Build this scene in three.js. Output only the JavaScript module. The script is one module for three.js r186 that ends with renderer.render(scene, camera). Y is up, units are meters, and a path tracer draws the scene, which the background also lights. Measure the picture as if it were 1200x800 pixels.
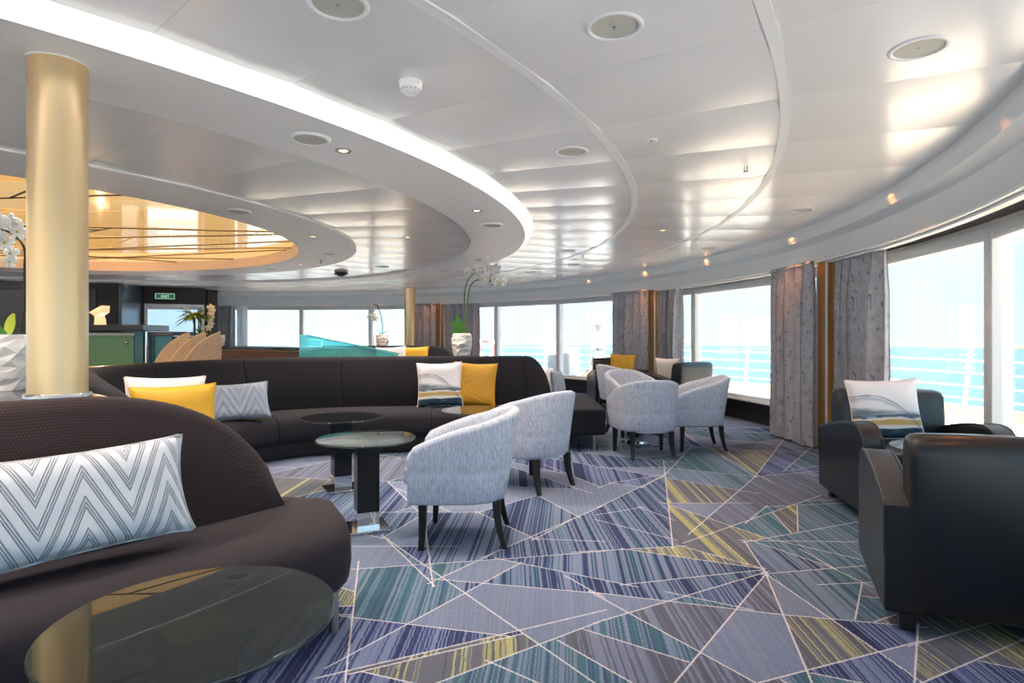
import * as THREE from 'three';
import { RoundedBoxGeometry } from 'three/addons/geometries/RoundedBoxGeometry.js';
import { mergeGeometries, toCreasedNormals, mergeVertices } from 'three/addons/utils/BufferGeometryUtils.js';
import { RectAreaLightUniformsLib } from 'three/addons/lights/RectAreaLightUniformsLib.js';

/* ------------------------------------------------ camera, sky, sun, exposure */
const scene = new THREE.Scene();
const EYE = 1.25, FOC = 700, HZ = 392;                     // eye height, focal length and eye level in pixels
const camera = new THREE.PerspectiveCamera(2 * Math.atan(400 / FOC) * 180 / Math.PI, 1.5, 0.05, 2000);
camera.position.set(0, EYE, 0);
camera.lookAt(0, EYE, -10);
camera.setViewOffset(1200, 800, 0, 400 - HZ, 1200, 800);
const renderer = new THREE.WebGLRenderer({ antialias: true });
renderer.toneMapping = THREE.LinearToneMapping;
renderer.toneMappingExposure = 2.5;
renderer.shadowMap.enabled = true;
RectAreaLightUniformsLib.init();

const SKY = 1.27, SUN = 19.0, COVE = 3.2, DOWN = 0.24, AMBER = 0.4;
{ // hazy pale blue daylight sky
  const w = 64, h = 64, data = new Float32Array(w * h * 4);
  for (let j = 0; j < h; j++) {
    const el = (j + 0.5) / h * 180 - 90, t = Math.max(0, Math.min(1, el / 70)), k = Math.pow(t, 0.7);
    for (let i = 0; i < w; i++) {
      const o = (j * w + i) * 4;
      data[o] = 0.325 - 0.06 * k; data[o + 1] = 0.50 - 0.06 * k; data[o + 2] = 0.62; data[o + 3] = 1;
    }
  }
  const t = new THREE.DataTexture(data, w, h, THREE.RGBAFormat, THREE.FloatType);
  t.mapping = THREE.EquirectangularReflectionMapping; t.magFilter = t.minFilter = THREE.LinearFilter; t.needsUpdate = true;
  scene.background = t; scene.backgroundIntensity = SKY;
}
const sun = new THREE.DirectionalLight(0xfffaf0, SUN);
sun.position.set(-14, 42, 12); sun.target.position.set(0, 0, -8); scene.add(sun, sun.target);
sun.castShadow = true; sun.shadow.mapSize.set(2048, 2048);
Object.assign(sun.shadow.camera, { left: -25, right: 25, top: 25, bottom: -25, near: 1, far: 120 });

/* ------------------------------------------------ helpers */
let seed = 7;
const rnd = () => { seed = (seed * 1664525 + 1013904223) >>> 0; return seed / 4294967296; };
const hash = (a, b = 0) => { let h = (a * 374761393 + b * 668265263) | 0; h = Math.imul(h ^ (h >>> 13), 1274126177); return ((h ^ (h >>> 16)) >>> 0) / 4294967296; };
const sm = (t) => t * t * (3 - 2 * t);
const mix = (a, b, t) => a + (b - a) * t;
const clamp = (x, a = 0, b = 1) => Math.min(b, Math.max(a, x));
function vnoise(x, y, per = 0) {
  const xi = Math.floor(x), yi = Math.floor(y), fx = sm(x - xi), fy = sm(y - yi), m = (v) => per ? ((v % per) + per) % per : v;
  const a = hash(m(xi), m(yi)), b = hash(m(xi + 1), m(yi)), c = hash(m(xi), m(yi + 1)), d = hash(m(xi + 1), m(yi + 1));
  return mix(mix(a, b, fx), mix(c, d, fx), fy);
}
const RAD = Math.PI / 180;
const V = (x, y, z) => new THREE.Vector3(x, y, z);
const CX = -6.40, CD = 6.65;                                 // centre of the round lounge
const P = (r, deg, y = 0) => V(CX + r * Math.cos(deg * RAD), y, -(CD + r * Math.sin(deg * RAD)));
const at = (x, y, d) => V((x - 600) / FOC * d, EYE - (y - HZ) / FOC * d, -d);
const onY = (x, y, Y) => at(x, y, (EYE - Y) * FOC / (y - HZ));
const taken = {};
const numbered = (n) => { const k = taken[n] = (taken[n] ?? -1) + 1; return k ? `${n}_${String(k).padStart(3, '0')}` : n; };
function tag(o, label, category, group) { o.userData.label = label; o.userData.category = category; if (group) o.userData.group = group; return o; }
function thing(name, label, category, pos = V(0, 0, 0), turn = 0, group) {
  const o = new THREE.Group(); o.name = numbered(name); o.position.copy(pos); o.rotation.y = turn; scene.add(o); return tag(o, label, category, group);
}
function struct(name) { const o = new THREE.Group(); o.name = name; o.userData.kind = 'structure'; scene.add(o); return o; }
function part(parent, name, geo, mat) { const m = new THREE.Mesh(geo, mat); m.name = name; m.castShadow = m.receiveShadow = true; parent.add(m); return m; }
function single(name, geo, mat, label, category, group) { const m = part(scene, numbered(name), geo, mat); return tag(m, label, category, group); }
const clean = (g) => { const o = g.index ? g.toNonIndexed() : g; for (const k of Object.keys(o.attributes)) if (!['position', 'normal', 'uv'].includes(k)) o.deleteAttribute(k); return o; };
const merge = (...gs) => mergeGeometries(gs.flat().map(clean));
const box = (w, h, d, x = 0, y = 0, z = 0, r = 0) => (r ? new RoundedBoxGeometry(w, h, d, 3, Math.min(r, w / 2.01, h / 2.01, d / 2.01)) : new THREE.BoxGeometry(w, h, d)).translate(x, y, z);
const cyl = (r0, r1, h, n = 24, x = 0, y = 0, z = 0) => new THREE.CylinderGeometry(r1, r0, h, n).translate(x, y + h / 2, z);
const lathe = (pts, n = 32) => new THREE.LatheGeometry(pts.map(([r, y]) => new THREE.Vector2(r, y)), n);
const tube = (pts, r, n = 24, k = 6) => new THREE.TubeGeometry(new THREE.CatmullRomCurve3(pts), n, r, k);
function bar(a, b, w, h = w) { // box between two points
  const L = a.distanceTo(b), g = new THREE.BoxGeometry(w, h, L), m = new THREE.Matrix4().lookAt(a, b, V(0, 1, 0)).setPosition(a.clone().add(b).multiplyScalar(0.5));
  return g.applyMatrix4(m);
}
/* surface through a list of sections (arrays of points of one length) */
function loft(rows, { closed = true, caps = true, crease = 0.7 } = {}) {
  const n = rows[0].length, m = rows.length, pos = [], uv = [], idx = [];
  const us = [0]; for (let i = 1; i < m; i++) us[i] = us[i - 1] + rows[i][0].distanceTo(rows[i - 1][0]);
  const cols = closed ? n + 1 : n;
  for (let i = 0; i < m; i++) { let v = 0; for (let j = 0; j < cols; j++) { const p = rows[i][j % n]; if (j) v += p.distanceTo(rows[i][j - 1]); pos.push(p.x, p.y, p.z); uv.push(us[i], v); } }
  for (let i = 0; i < m - 1; i++) for (let j = 0; j < cols - 1; j++) { const a = i * cols + j, b = a + cols; idx.push(a, b, a + 1, b, b + 1, a + 1); }
  if (caps && closed) for (const i of [0, m - 1]) {
    const c = rows[i].reduce((s, p) => s.add(p), V(0, 0, 0)).multiplyScalar(1 / n), k = pos.length / 3;
    pos.push(c.x, c.y, c.z); uv.push(0, 0);
    for (let j = 0; j < n; j++) { const p = rows[i][j]; pos.push(p.x, p.y, p.z); uv.push(p.x - c.x, p.y - c.y); }
    for (let j = 0; j < n; j++) { const a = k + 1 + j, b = k + 1 + (j + 1) % n; i ? idx.push(k, a, b) : idx.push(k, b, a); }
  }
  const g = new THREE.BufferGeometry();
  g.setAttribute('position', new THREE.Float32BufferAttribute(pos, 3)); g.setAttribute('uv', new THREE.Float32BufferAttribute(uv, 2)); g.setIndex(idx);
  return toCreasedNormals(g, crease);
}
/* ring swept about the room's centre from a closed profile of [r, y] */
const revolve = (prof, t0, t1, n, crease = 0.5) => { const rows = []; for (let i = 0; i <= n; i++) { const a = t0 + (t1 - t0) * i / n; rows.push(prof.map(([r, y]) => P(r, a, y))); } return loft(rows, { crease, caps: Math.abs(t1 - t0) < 359.9 }); };
const ringBox = (r0, r1, y0, y1, t0, t1, n) => revolve([[r0, y0], [r0, y1], [r1, y1], [r1, y0]], t0, t1, n);
function extr(shape, depth, bevel = 0, seg = 3) { return new THREE.ExtrudeGeometry(shape, { depth, bevelEnabled: bevel > 0, bevelSize: bevel, bevelThickness: bevel, bevelSegments: seg, curveSegments: 16 }); }
/* computed textures */
function tex(w, h, f, srgb = true, rep = [1, 1]) {
  const d = new Uint8Array(w * h * 4);
  for (let j = 0; j < h; j++) for (let i = 0; i < w; i++) { const c = f(i, j), o = (j * w + i) * 4; if (c.length) { d[o] = c[0]; d[o + 1] = c[1]; d[o + 2] = c[2]; } else d[o] = d[o + 1] = d[o + 2] = c; d[o + 3] = 255; }
  const t = new THREE.DataTexture(d, w, h); if (srgb) t.colorSpace = THREE.SRGBColorSpace;
  t.wrapS = t.wrapT = THREE.RepeatWrapping; t.repeat.set(...rep); t.magFilter = THREE.LinearFilter; t.minFilter = THREE.LinearMipmapLinearFilter; t.generateMipmaps = true; t.needsUpdate = true; return t;
}
const M = (o) => new THREE.MeshStandardMaterial(o);
const MP = (o) => new THREE.MeshPhysicalMaterial(o);

/* ------------------------------------------------ materials */
const whitePaint = M({ color: 0xf0efec, roughness: 0.55 });
const whiteTrim = M({ color: 0xf2f2f0, roughness: 0.35 });
const ceilMat = MP({ color: 0xf5f4f2, roughness: 0.2, ior: 1.9 });
const soffitMat = M({ color: 0xf6f5f3, roughness: 0.45 });
const coveGrey = M({ color: 0xf0f3f2, roughness: 0.35 });
const darkGap = M({ color: 0x3a3634, roughness: 0.8 });
const darkWall = M({ color: 0x2c2522, roughness: 0.6 });
const frameMat = M({ color: 0xe2e6e8, roughness: 0.4 });
const baseDark = M({ color: 0x24262b, roughness: 0.4 });
const chrome = M({ color: 0xd8d8d8, roughness: 0.08, metalness: 1 });
const steel = M({ color: 0xb8b6b0, roughness: 0.3, metalness: 1 });
const gold = M({ color: 0xe4c596, roughness: 0.34, metalness: 0.62 });
const paneMat = MP({ color: 0xffffff, roughness: 0, transmission: 1, thickness: 0, ior: 1.45 });
const blackWood = M({ color: 0x17130f, roughness: 0.35 });
const blackLacquer = M({ color: 0x0c0f12, roughness: 0.25 });
const railWhite = M({ color: 0xf3f3f0, roughness: 0.5 });
const teak = M({ color: 0xe2bd90, roughness: 0.6, map: tex(128, 64, (i, j) => { const k = 0.85 + 0.25 * vnoise(i / 4, j / 2, 0); return [255 * k * 0.86, 240 * k * 0.86, 220 * k * 0.86]; }, true, [0.5, 2]) });
const deckMat = M({ roughness: 0.8, map: tex(256, 128, (i, j) => { const seam = j % 32 < 2 ? 0.75 : 1, k = (0.86 + 0.14 * vnoise(i / 20, j / 3) + 0.05 * hash(i, j)) * seam * (0.95 + 0.08 * hash(Math.floor(j / 32), 3)); return [214 * k, 196 * k, 172 * k]; }, true, [0.5, 1.6]) });
const tweed = M({ roughness: 0.95, map: tex(256, 256, (i, j) => { // grey woven tweed: fine streaks along the height
  const s = 0.62 * hash(i, Math.floor((j + hash(i, 9) * 40) / 18)) + 0.38 * hash(i * 3, j), k = 0.66 + 0.42 * s; return [210 * k, 217 * k, 234 * k]; }, true, [2.6, 2.6]) });
const tweedBump = tex(256, 256, (i, j) => 90 + 120 * hash(i, Math.floor(j / 6)) + 40 * hash(i, j), false, [5, 5]); tweed.bumpMap = tweedBump; tweed.bumpScale = 0.0008;
const dotTex = (base, dot, rep) => tex(128, 128, (i, j) => { // small pale dots in staggered rows on dark cloth
  const row = Math.floor(j / 16), x = (i + (row % 2) * 8) % 16 - 7.5, y = j % 16 - 7.5, q = x * x / 9 + y * y / 4, n = 0.9 + 0.2 * hash(i, j), k = clamp(1.6 - q);
  return [0, 1, 2].map((c) => mix(base[c], dot[c], k) * n); }, true, [rep, rep]);
const sofaBack = M({ roughness: 0.9, map: dotTex([40, 27, 30], [84, 64, 64], 11) });
const sofaSeat = MP({ color: 0x1f171e, roughness: 0.85, sheen: 0.25, sheenRoughness: 0.5, sheenColor: new THREE.Color(0x6a5058), bumpMap: tex(256, 256, (i, j) => 120 + 90 * vnoise(i / 32, j / 32, 8) + 40 * vnoise(i / 8, j / 8, 32), false, [1, 1]), bumpScale: 0.006 });
const sofaDark = M({ roughness: 0.92, map: tex(128, 128, (i, j) => { const k = 0.85 + 0.3 * hash(i, j >> 1); return [22 * k, 20 * k, 30 * k]; }, true, [6, 6]) });
const leatherBump = tex(256, 256, (i, j) => 110 + 90 * vnoise(i / 5, j / 5, 0) + 55 * vnoise(i / 2, j / 2), false, [6, 6]);
const leather = MP({ color: 0x0b0c10, roughness: 0.36, clearcoat: 0.2, clearcoatRoughness: 0.2, bumpMap: leatherBump, bumpScale: 0.0004 });
const leatherBrown = MP({ color: 0x2a1a14, roughness: 0.28, clearcoat: 0.3, clearcoatRoughness: 0.25, bumpMap: leatherBump, bumpScale: 0.0004 });
const mustard = M({ roughness: 0.7, color: 0xd9a21f });
const pillowWhite = M({ color: 0xece6e2, roughness: 0.9 });
const marble = M({ color: 0xe9e4de, roughness: 0.55 });
const petalMat = MP({ color: 0xf8f6f2, roughness: 0.7, transmission: 0.25, thickness: 0 });
const leafGreen = M({ color: 0x3f7a22, roughness: 0.45 });
const leafYellow = M({ color: 0xb7c23a, roughness: 0.5 });
const stemMat = M({ color: 0x5a6b2c, roughness: 0.6 });
const tealGlass = MP({ color: 0xa8f0f2, roughness: 0.1, transmission: 0.75, thickness: 0, ior: 1.5 });

/* ------------------------------------------------ carpet */
const lines = []; // woven cream lines, as floor points
const fl = (x, y) => { const d = EYE * FOC / (y - HZ); return [(x - 600) / FOC * d, d]; };
const ext = (x0, d0, x1, d1, e = 0.035) => { const L = Math.hypot(x1 - x0, d1 - d0), u = (x1 - x0) / L * e, v = (d1 - d0) / L * e; lines.push([x0 - u, d0 - v, x1 + u, d1 + v]); };
const Z = (u, v) => [703 + u / 2.4145, 469 + v / 2.4145];
for (const [a, b, c, d] of [[215, 795, 470, 490], [410, 400, 470, 490], [465, 480, 600, 798], [470, 490, 890, 782], [0, 545, 510, 605], [510, 605, 900, 640], [0, 625, 465, 487], [470, 490, 740, 468], [75, 520, 450, 480], [-60, 428, 75, 421], [75, 421, 230, 412], [230, 412, 450, 472], [75, 421, 445, 474],
  [205, 545, 410, 588], [-20, 545, 440, 798], [180, 170, 206, 412], [0, 340, 205, 392], [0, 322, 115, 303], [115, 303, 200, 335], [0, 300, 180, 212], [35, 233, 180, 210], [35, 233, 120, 245], [120, 245, 182, 212], [255, 375, 440, 215], [440, 215, 520, 110], [245, 400, 620, 270], [180, 290, 480, 392], [415, 400, 720, 345], [410, 396, 725, 400],
  [440, 400, 650, 470], [520, 400, 740, 450], [575, 425, 655, 470], [635, 520, 750, 515], [670, 480, 755, 520], [455, 797, 890, 685], [900, 640, 890, 798], [890, 690, 1210, 600], [915, 797, 1190, 680], [180, 190, 440, 215], [190, 290, 420, 290], [440, 215, 620, 200], [415, 345, 470, 300], [480, 300, 700, 290], [0, 245, 35, 233], [182, 212, 260, 130], [260, 130, 600, 150], [0, 190, 180, 190], [345, 160, 440, 215], [600, 130, 520, 200]]) { const [x0, y0] = Z(a, b), [x1, y1] = Z(c, d); ext(...fl(x0, y0), ...fl(x1, y1)); }
for (const [a, b, c, d] of [[380, 792, 703, 716], [450, 629, 697, 800], [390, 778, 607, 661], [570, 651, 703, 594], [395, 721, 587, 744], [507, 678, 703, 695], [410, 667, 600, 654], [600, 654, 703, 646], [495, 590, 507, 684], [507, 681, 573, 651], [587, 655, 740, 686],
  [627, 631, 703, 634], [630, 580, 677, 605], [667, 677, 703, 697], [515, 799, 703, 728], [578, 777, 640, 804], [420, 640, 530, 640], [405, 795, 420, 660], [450, 629, 507, 684], [560, 600, 627, 631], [560, 600, 630, 580], [500, 600, 560, 600], [450, 629, 500, 600], [640, 545, 703, 570], [627, 631, 677, 605], [430, 600, 500, 600]]) ext(...fl(a, b), ...fl(c, d));
for (let k = 0; k < 74; k++) { // further off the lines go on in the same manner
  const x = mix(-5, 4.4, rnd()), d = mix(4.9, 15, rnd()), a = rnd() * Math.PI, L = mix(0.7, 2.4, rnd()); lines.push([x - Math.cos(a) * L, Math.max(4.7, d - Math.sin(a) * L), x + Math.cos(a) * L, Math.max(4.7, d + Math.sin(a) * L)]);
}
for (let k = 0; k < 16; k++) { const x = mix(-5, -1, rnd()), d = mix(1, 5, rnd()), a = rnd() * Math.PI, L = mix(0.7, 2, rnd()); lines.push([x - Math.cos(a) * L, d - Math.sin(a) * L, Math.min(-0.75, x + Math.cos(a) * L), d + Math.sin(a) * L]); }
const GX = -5, GD = 0.8, GN = 150, GW = 1450, GH = 2280;      // raster of the cells that the lines enclose
const cell = new Int32Array(GW * GH).fill(-1);
for (const [x0, d0, x1, d1] of lines) {
  const n = Math.ceil(Math.hypot(x1 - x0, d1 - d0) * GN * 1.5);
  for (let i = 0; i <= n; i++) { const gx = Math.round((mix(x0, x1, i / n) - GX) * GN), gy = Math.round((mix(d0, d1, i / n) - GD) * GN); for (const [u, v] of [[0, 0], [1, 0], [0, 1]]) if (gx + u >= 0 && gx + u < GW && gy + v >= 0 && gy + v < GH) cell[(gy + v) * GW + gx + u] = -2; }
}
let nCells = 0, cells = [];
const flood = (s, from) => { const st = [s], all = [s]; cell[s] = nCells; while (st.length) { const q0 = st.pop(), x = q0 % GW; for (const q of [x > 0 ? q0 - 1 : -1, x < GW - 1 ? q0 + 1 : -1, q0 - GW, q0 + GW]) if (q >= 0 && q < cell.length && cell[q] === from) { cell[q] = nCells; st.push(q); all.push(q); } } cells[nCells++] = all; return all; };
const LIM = 0.62 * GN * GN, todo = [];
for (let s = 0; s < cell.length; s++) if (cell[s] === -1) todo.push(flood(s, -1));
while (todo.length && nCells < 1500) { // cells that came out too large are divided by one more line
  const all = todo.pop(); if (all.length < LIM * 2) continue;
  const id = cell[all[0]], m = all[Math.floor(rnd() * all.length)], a = rnd() * Math.PI, mx = m % GW, my = Math.floor(m / GW), end = (sg) => { let x = mx, y = my; for (let k = 0; k < 4000; k++) { const nx = mx + sg * Math.cos(a) * k * 0.7, ny = my + sg * Math.sin(a) * k * 0.7, q = Math.round(ny) * GW + Math.round(nx); if (nx < 0 || nx >= GW - 1 || ny < 0 || ny >= GH - 1 || cell[q] !== id) break; x = nx; y = ny; } return [x, y]; };
  const [x0, y0] = end(-1), [x1, y1] = end(1), n = Math.ceil(Math.hypot(x1 - x0, y1 - y0) * 1.6) + 6;
  for (let i = -3; i <= n + 3; i++) { const gx = Math.round(mix(x0, x1, i / n)), gy = Math.round(mix(y0, y1, i / n)); for (const q of [0, 1, GW]) { const k = gy * GW + gx + q; if (cell[k] === id) cell[k] = -2; } }
  lines.push([GX + x0 / GN, GD + y0 / GN, GX + x1 / GN, GD + y1 / GN]);
  for (const s of all) if (cell[s] === id) { cell[s] = -3; } for (const s of all) if (cell[s] === -3) todo.push(flood(s, -3));
}
const styleOf = new Map();
const styleAt = (s, ...pts) => { for (const [x, y] of pts) { const [X, d] = fl(x, y), i = Math.round((d - GD) * GN) * GW + Math.round((X - GX) * GN); if (cell[i] >= 0) styleOf.set(cell[i], s); } };
const zs = (s, ...q) => styleAt(s, ...q.map(([u, v]) => Z(u, v)));
zs(0, [130, 270], [300, 380], [110, 340], [480, 380], [600, 385], [360, 690], [560, 560], [130, 530], [490, 560], [800, 690], [300, 310], [550, 240], [450, 650]);
zs(1, [100, 370], [250, 460], [350, 540], [720, 650], [560, 415], [1000, 700], [100, 225], [650, 365], [750, 770], [860, 650], [1040, 640], [60, 205]);
zs(2, [150, 335], [620, 520], [150, 680], [690, 445], [560, 325], [30, 610], [460, 350], [300, 240], [700, 500]);
zs(3, [250, 435], [640, 680], [350, 355], [1140, 720], [530, 335], [230, 270], [180, 425]);
zs(4, [250, 630], [330, 770], [340, 325], [470, 530]);
styleAt(0, [620, 700], [590, 690], [480, 620], [640, 690], [560, 640], [450, 650], [660, 560]);
styleAt(1, [440, 740], [500, 715], [410, 735], [490, 650], [480, 640], [460, 760], [520, 700], [620, 600], [690, 620], [560, 620]);
styleAt(2, [430, 700], [690, 735], [600, 775], [560, 655], [700, 668], [640, 665], [520, 660], [600, 590]);
styleAt(3, [520, 765], [500, 770], [560, 752]);
styleAt(4, [625, 672], [610, 645]);
styleAt(5, [700, 668], [640, 665], [780, 672], [740, 660], [690, 615], [620, 600], [560, 620], [720, 690]);
const PAL = [
  [[105, 117, 142], [118, 126, 148], [94, 107, 138], [115, 117, 133]],
  [[102, 114, 144], [28, 38, 82], [87, 100, 137], [52, 65, 110]],
  [[102, 117, 140], [58, 95, 109], [109, 122, 147], [46, 72, 104]],
  [[89, 92, 104], [162, 158, 108], [73, 76, 88], [119, 121, 114]],
  [[107, 115, 138], [84, 88, 102], [100, 108, 134], [73, 78, 93]],
  [[105, 117, 142], [34, 46, 88], [98, 110, 138], [64, 101, 116]]];
function carpetColour(X, d) {
  const gx = clamp(Math.round((X - GX) * GN), 1, GW - 2), gy = clamp(Math.round((d - GD) * GN), 1, GH - 2);
  let c = cell[gy * GW + gx];
  if (c < 0) for (const q of [1, -1, GW, -GW, GW + 1, -GW - 1, GW - 1, 1 - GW]) { const k = cell[clamp(gy * GW + gx + q, 0, cell.length - 1)]; if (k >= 0) { c = k; break; } }
  if (c < 0) c = 0;
  const st = styleOf.get(c) ?? [0, 1, 2, 0, 4, 0, 2, 5, 4, 1, 0, 2, 0, 5, 5, 3][Math.floor(hash(c, 5) * 16)];
  const a = (hash(c, 11) - 0.5) * 0.14, s = X * Math.cos(a) + (d - 4) * (Math.sin(a) - 0.03) + c * 0.37;
  const w = hash(Math.floor(s / 0.0068), c), big = hash(Math.floor(s / 0.05 + hash(c, 2)), c + 77), broad = hash(Math.floor(s / 0.17 + hash(c, 4)), c + 5), pal = PAL[st];
  if (st === 0) return pal[0].map((v, q) => mix(v, pal[w < 0.35 ? 0 : w < 0.65 ? 1 : w < 0.85 ? 2 : 3][q], 0.5));
  const dens = (st === 2 ? 0.46 : st === 4 ? 0.42 : st === 3 ? 0.16 : 0.38) + (big - 0.5) * 0.55 + (broad - 0.5) * 0.3; // stripes gather and thin out
  const k = w < dens ? 1 : w < dens + 0.12 ? 3 : w > 0.86 ? 2 : 0;
  return k === 1 && big > 0.8 ? pal[1].map((v) => v * 0.92) : pal[k];
}
function carpetTile(X0, D0, size, n) {
  const buf = new Float32Array(n * n * 3), px = size / n;
  for (let j = 0; j < n; j++) for (let i = 0; i < n; i++) {
    const X = X0 + (i + 0.5) * px, d = D0 + (j + 0.5) * px, c = carpetColour(X, d), t = 0.9 + 0.14 * hash(i, j) + 0.08 * vnoise(X * 2.3, d * 2.3), o = (j * n + i) * 3;
    buf[o] = c[0] * t; buf[o + 1] = c[1] * t; buf[o + 2] = c[2] * t;
  }
  for (const [x0, d0, x1, d1] of lines) { const L = Math.hypot(x1 - x0, d1 - d0), N = Math.ceil(L / px * 1.6); // the cream lines
    for (let q = 0; q <= N; q++) { const x = (mix(x0, x1, q / N) - X0) / px, y = (mix(d0, d1, q / N) - D0) / px; for (let v = -1; v <= 1; v++) for (let u = -1; u <= 1; u++) { const i = Math.floor(x) + u, j = Math.floor(y) + v; if (i < 0 || j < 0 || i >= n || j >= n) continue; const dd = Math.hypot(i + 0.5 - x, j + 0.5 - y) * px; if (dd < 0.0036) { const o = (j * n + i) * 3, h = 0.92 + 0.12 * hash(i, j); buf[o] = 206 * h; buf[o + 1] = 198 * h; buf[o + 2] = 200 * h; } } } }
  const t = tex(n, n, (i, j) => [0, 1, 2].map((k) => clamp(buf[(j * n + i) * 3 + k], 0, 255)));
  t.anisotropy = 8; return t;
}
const carpetBump = tex(256, 256, (i, j) => 60 + 190 * hash(i, j), false, [1, 1]);
{
  const floor = struct('floor'); floor.userData.label = 'patterned carpet of striped triangles in grey, navy, teal and yellow';
  const S = 7.2, quad = (x0, d0, x1, d1, X0, D0, size) => { // one carpet breadth with its uv in the tile
    const g = new THREE.BufferGeometry(), c = [[x0, d0], [x1, d0], [x1, d1], [x0, d1]];
    g.setAttribute('position', new THREE.Float32BufferAttribute(c.flatMap(([x, d]) => [x, 0, -d]), 3)); g.setAttribute('normal', new THREE.Float32BufferAttribute(c.flatMap(() => [0, 1, 0]), 3));
    g.setAttribute('uv', new THREE.Float32BufferAttribute(c.flatMap(([x, d]) => [(x - X0) / size, (d - D0) / size]), 2)); g.setIndex([0, 1, 2, 0, 2, 3]); return g;
  };
  const m1 = M({ roughness: 0.95, map: carpetTile(-3.1, 1.2, S, 2016) }), m2 = M({ roughness: 0.95, map: carpetTile(-3.1, 8.4, S, 1440) });
  part(floor, 'carpet_breadth', quad(-3.1, 1.2, 4.1, 8.4, -3.1, 1.2, S), m1);
  part(floor, 'carpet_breadth', quad(-3.1, 8.4, 4.1, 15.6, -3.1, 8.4, S), m2);
  part(floor, 'carpet_breadth', quad(-3.1, 15.6, 4.1, 17.2, -3.1, 1.2, S), m1);
  part(floor, 'carpet_breadth', quad(-17, 1.2, -3.1, 8.4, -3.1, 1.2, S), m1);
  part(floor, 'carpet_breadth', quad(-17, 8.4, -3.1, 17.2, -3.1, 8.4, S), m2);
  part(floor, 'carpet_breadth', quad(-17, -4, 4.1, 1.2, -3.1, -6, S), m1);
  part(floor, 'floor_slab', cyl(10.3, 10.3, 0.3, 96, CX, -0.305, -CD), darkGap);
}

/* ------------------------------------------------ ceiling */
const YC = 2.413, YS = 2.333, YE = 2.362, YP = 2.378, YG = 2.53;
const RC = 6.546, RT = 6.63, RD = 5.924, RE = 4.505, RF = 3.792, RB = 7.582, RA = 8.563, RG = 9.573;
function sector(r0, r1, t0, t1, y, sag) { // ceiling panel, its middle hanging a few millimetres low
  const nt = 10, nr = 3, gap = 0.0009, rows = [];
  for (let i = 0; i <= nr; i++) { const r = mix(r0 + gap, r1 - gap, i / nr), row = []; const ga = gap / r / RAD;
    for (let j = 0; j <= nt; j++) { const t = j / nt; row.push(P(r, mix(t0 + ga, t1 - ga, t), y - sag * (1 - (2 * t - 1) ** 2))); }
    row.push(P(r, t1 - ga, y + 0.02), P(r, t0 + ga, y + 0.02)); rows.push(row); }
  return loft(rows, { crease: 0.3 });
}
const ceiling = struct('ceiling'); ceiling.userData.label = 'round white ceiling of radial panels in stepped rings';
{
  part(ceiling, 'ceiling_slab', cyl(10.6, 10.6, 0.12, 96, CX, 2.66, -CD), whitePaint);
  for (let k = -16; k <= 26; k++) { const t0 = -30.7 + 5.1 * k, t1 = t0 + 5.1;
    part(ceiling, 'ceiling_panel', sector(RT, RB, t0, t1, YC, 0.007), ceilMat);
    part(ceiling, 'ceiling_panel', sector(RB + 0.05, RA, t0, t1, YC, 0.007), ceilMat);
    part(ceiling, 'ceiling_panel', sector(RA + 0.05, RG, t0, t1, YC, 0.007), ceilMat); }
  const tEnd = -30.7 + 5.1 * 27, tBeg = -30.7 - 5.1 * 16;
  part(ceiling, 'rear_ceiling_ring', ringBox(RT, 10.2, YC, YC + 0.02, tEnd, tBeg + 360, 60), ceilMat);
  for (let k = 0; k < 45; k++) part(ceiling, 'ceiling_panel', sector(RE - 0.05, RD - 0.012, -37 + 8 * k, -29 + 8 * k, YP, 0.006), ceilMat);
  part(ceiling, 'ring_trim', ringBox(RB, RB + 0.05, YC - 0.008, YC + 0.02, 0, 360, 180), whiteTrim);
  part(ceiling, 'ring_trim', ringBox(RA, RA + 0.05, YC - 0.008, YC + 0.02, 0, 360, 180), whiteTrim);
  part(ceiling, 'lower_soffit_ring', ringBox(RD, RC, YS, YS + 0.3, 0, 360, 180), soffitMat);
  part(ceiling, 'inner_soffit_ring', ringBox(RF, RE, YE, YE + 0.28, 0, 360, 160), soffitMat);
  part(ceiling, 'soffit_rim', ringBox(RE, RE + 0.012, YE - 0.004, YP + 0.02, 0, 360, 160), whiteTrim);
}
{ // lit cove between the low ring and the panels
  const lit = M({ color: 0xffffff, emissive: 0xfffdf2, emissiveIntensity: 0.5, roughness: 0.6 });
  const c = thing('cove_light', 'continuous white lit cove strip around the lower ceiling ring', 'cove light');
  part(c, 'diffuser', revolve([[RC + 0.001, YS], [RT, YC], [RT, YC + 0.02], [RC + 0.001, YC + 0.02]], 0, 360, 220), lit);
  for (let k = 0; k < 24; k++) { const a = k * 15, l = new THREE.RectAreaLight(0xf0f5ff, COVE, 1.72, 0.09), p = P(RC + 0.046, a, YS + 0.022); l.position.copy(p); const q = P(RC + 0.446, a, YS - 0.95); l.lookAt(q); c.attach(l); }
}
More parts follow.
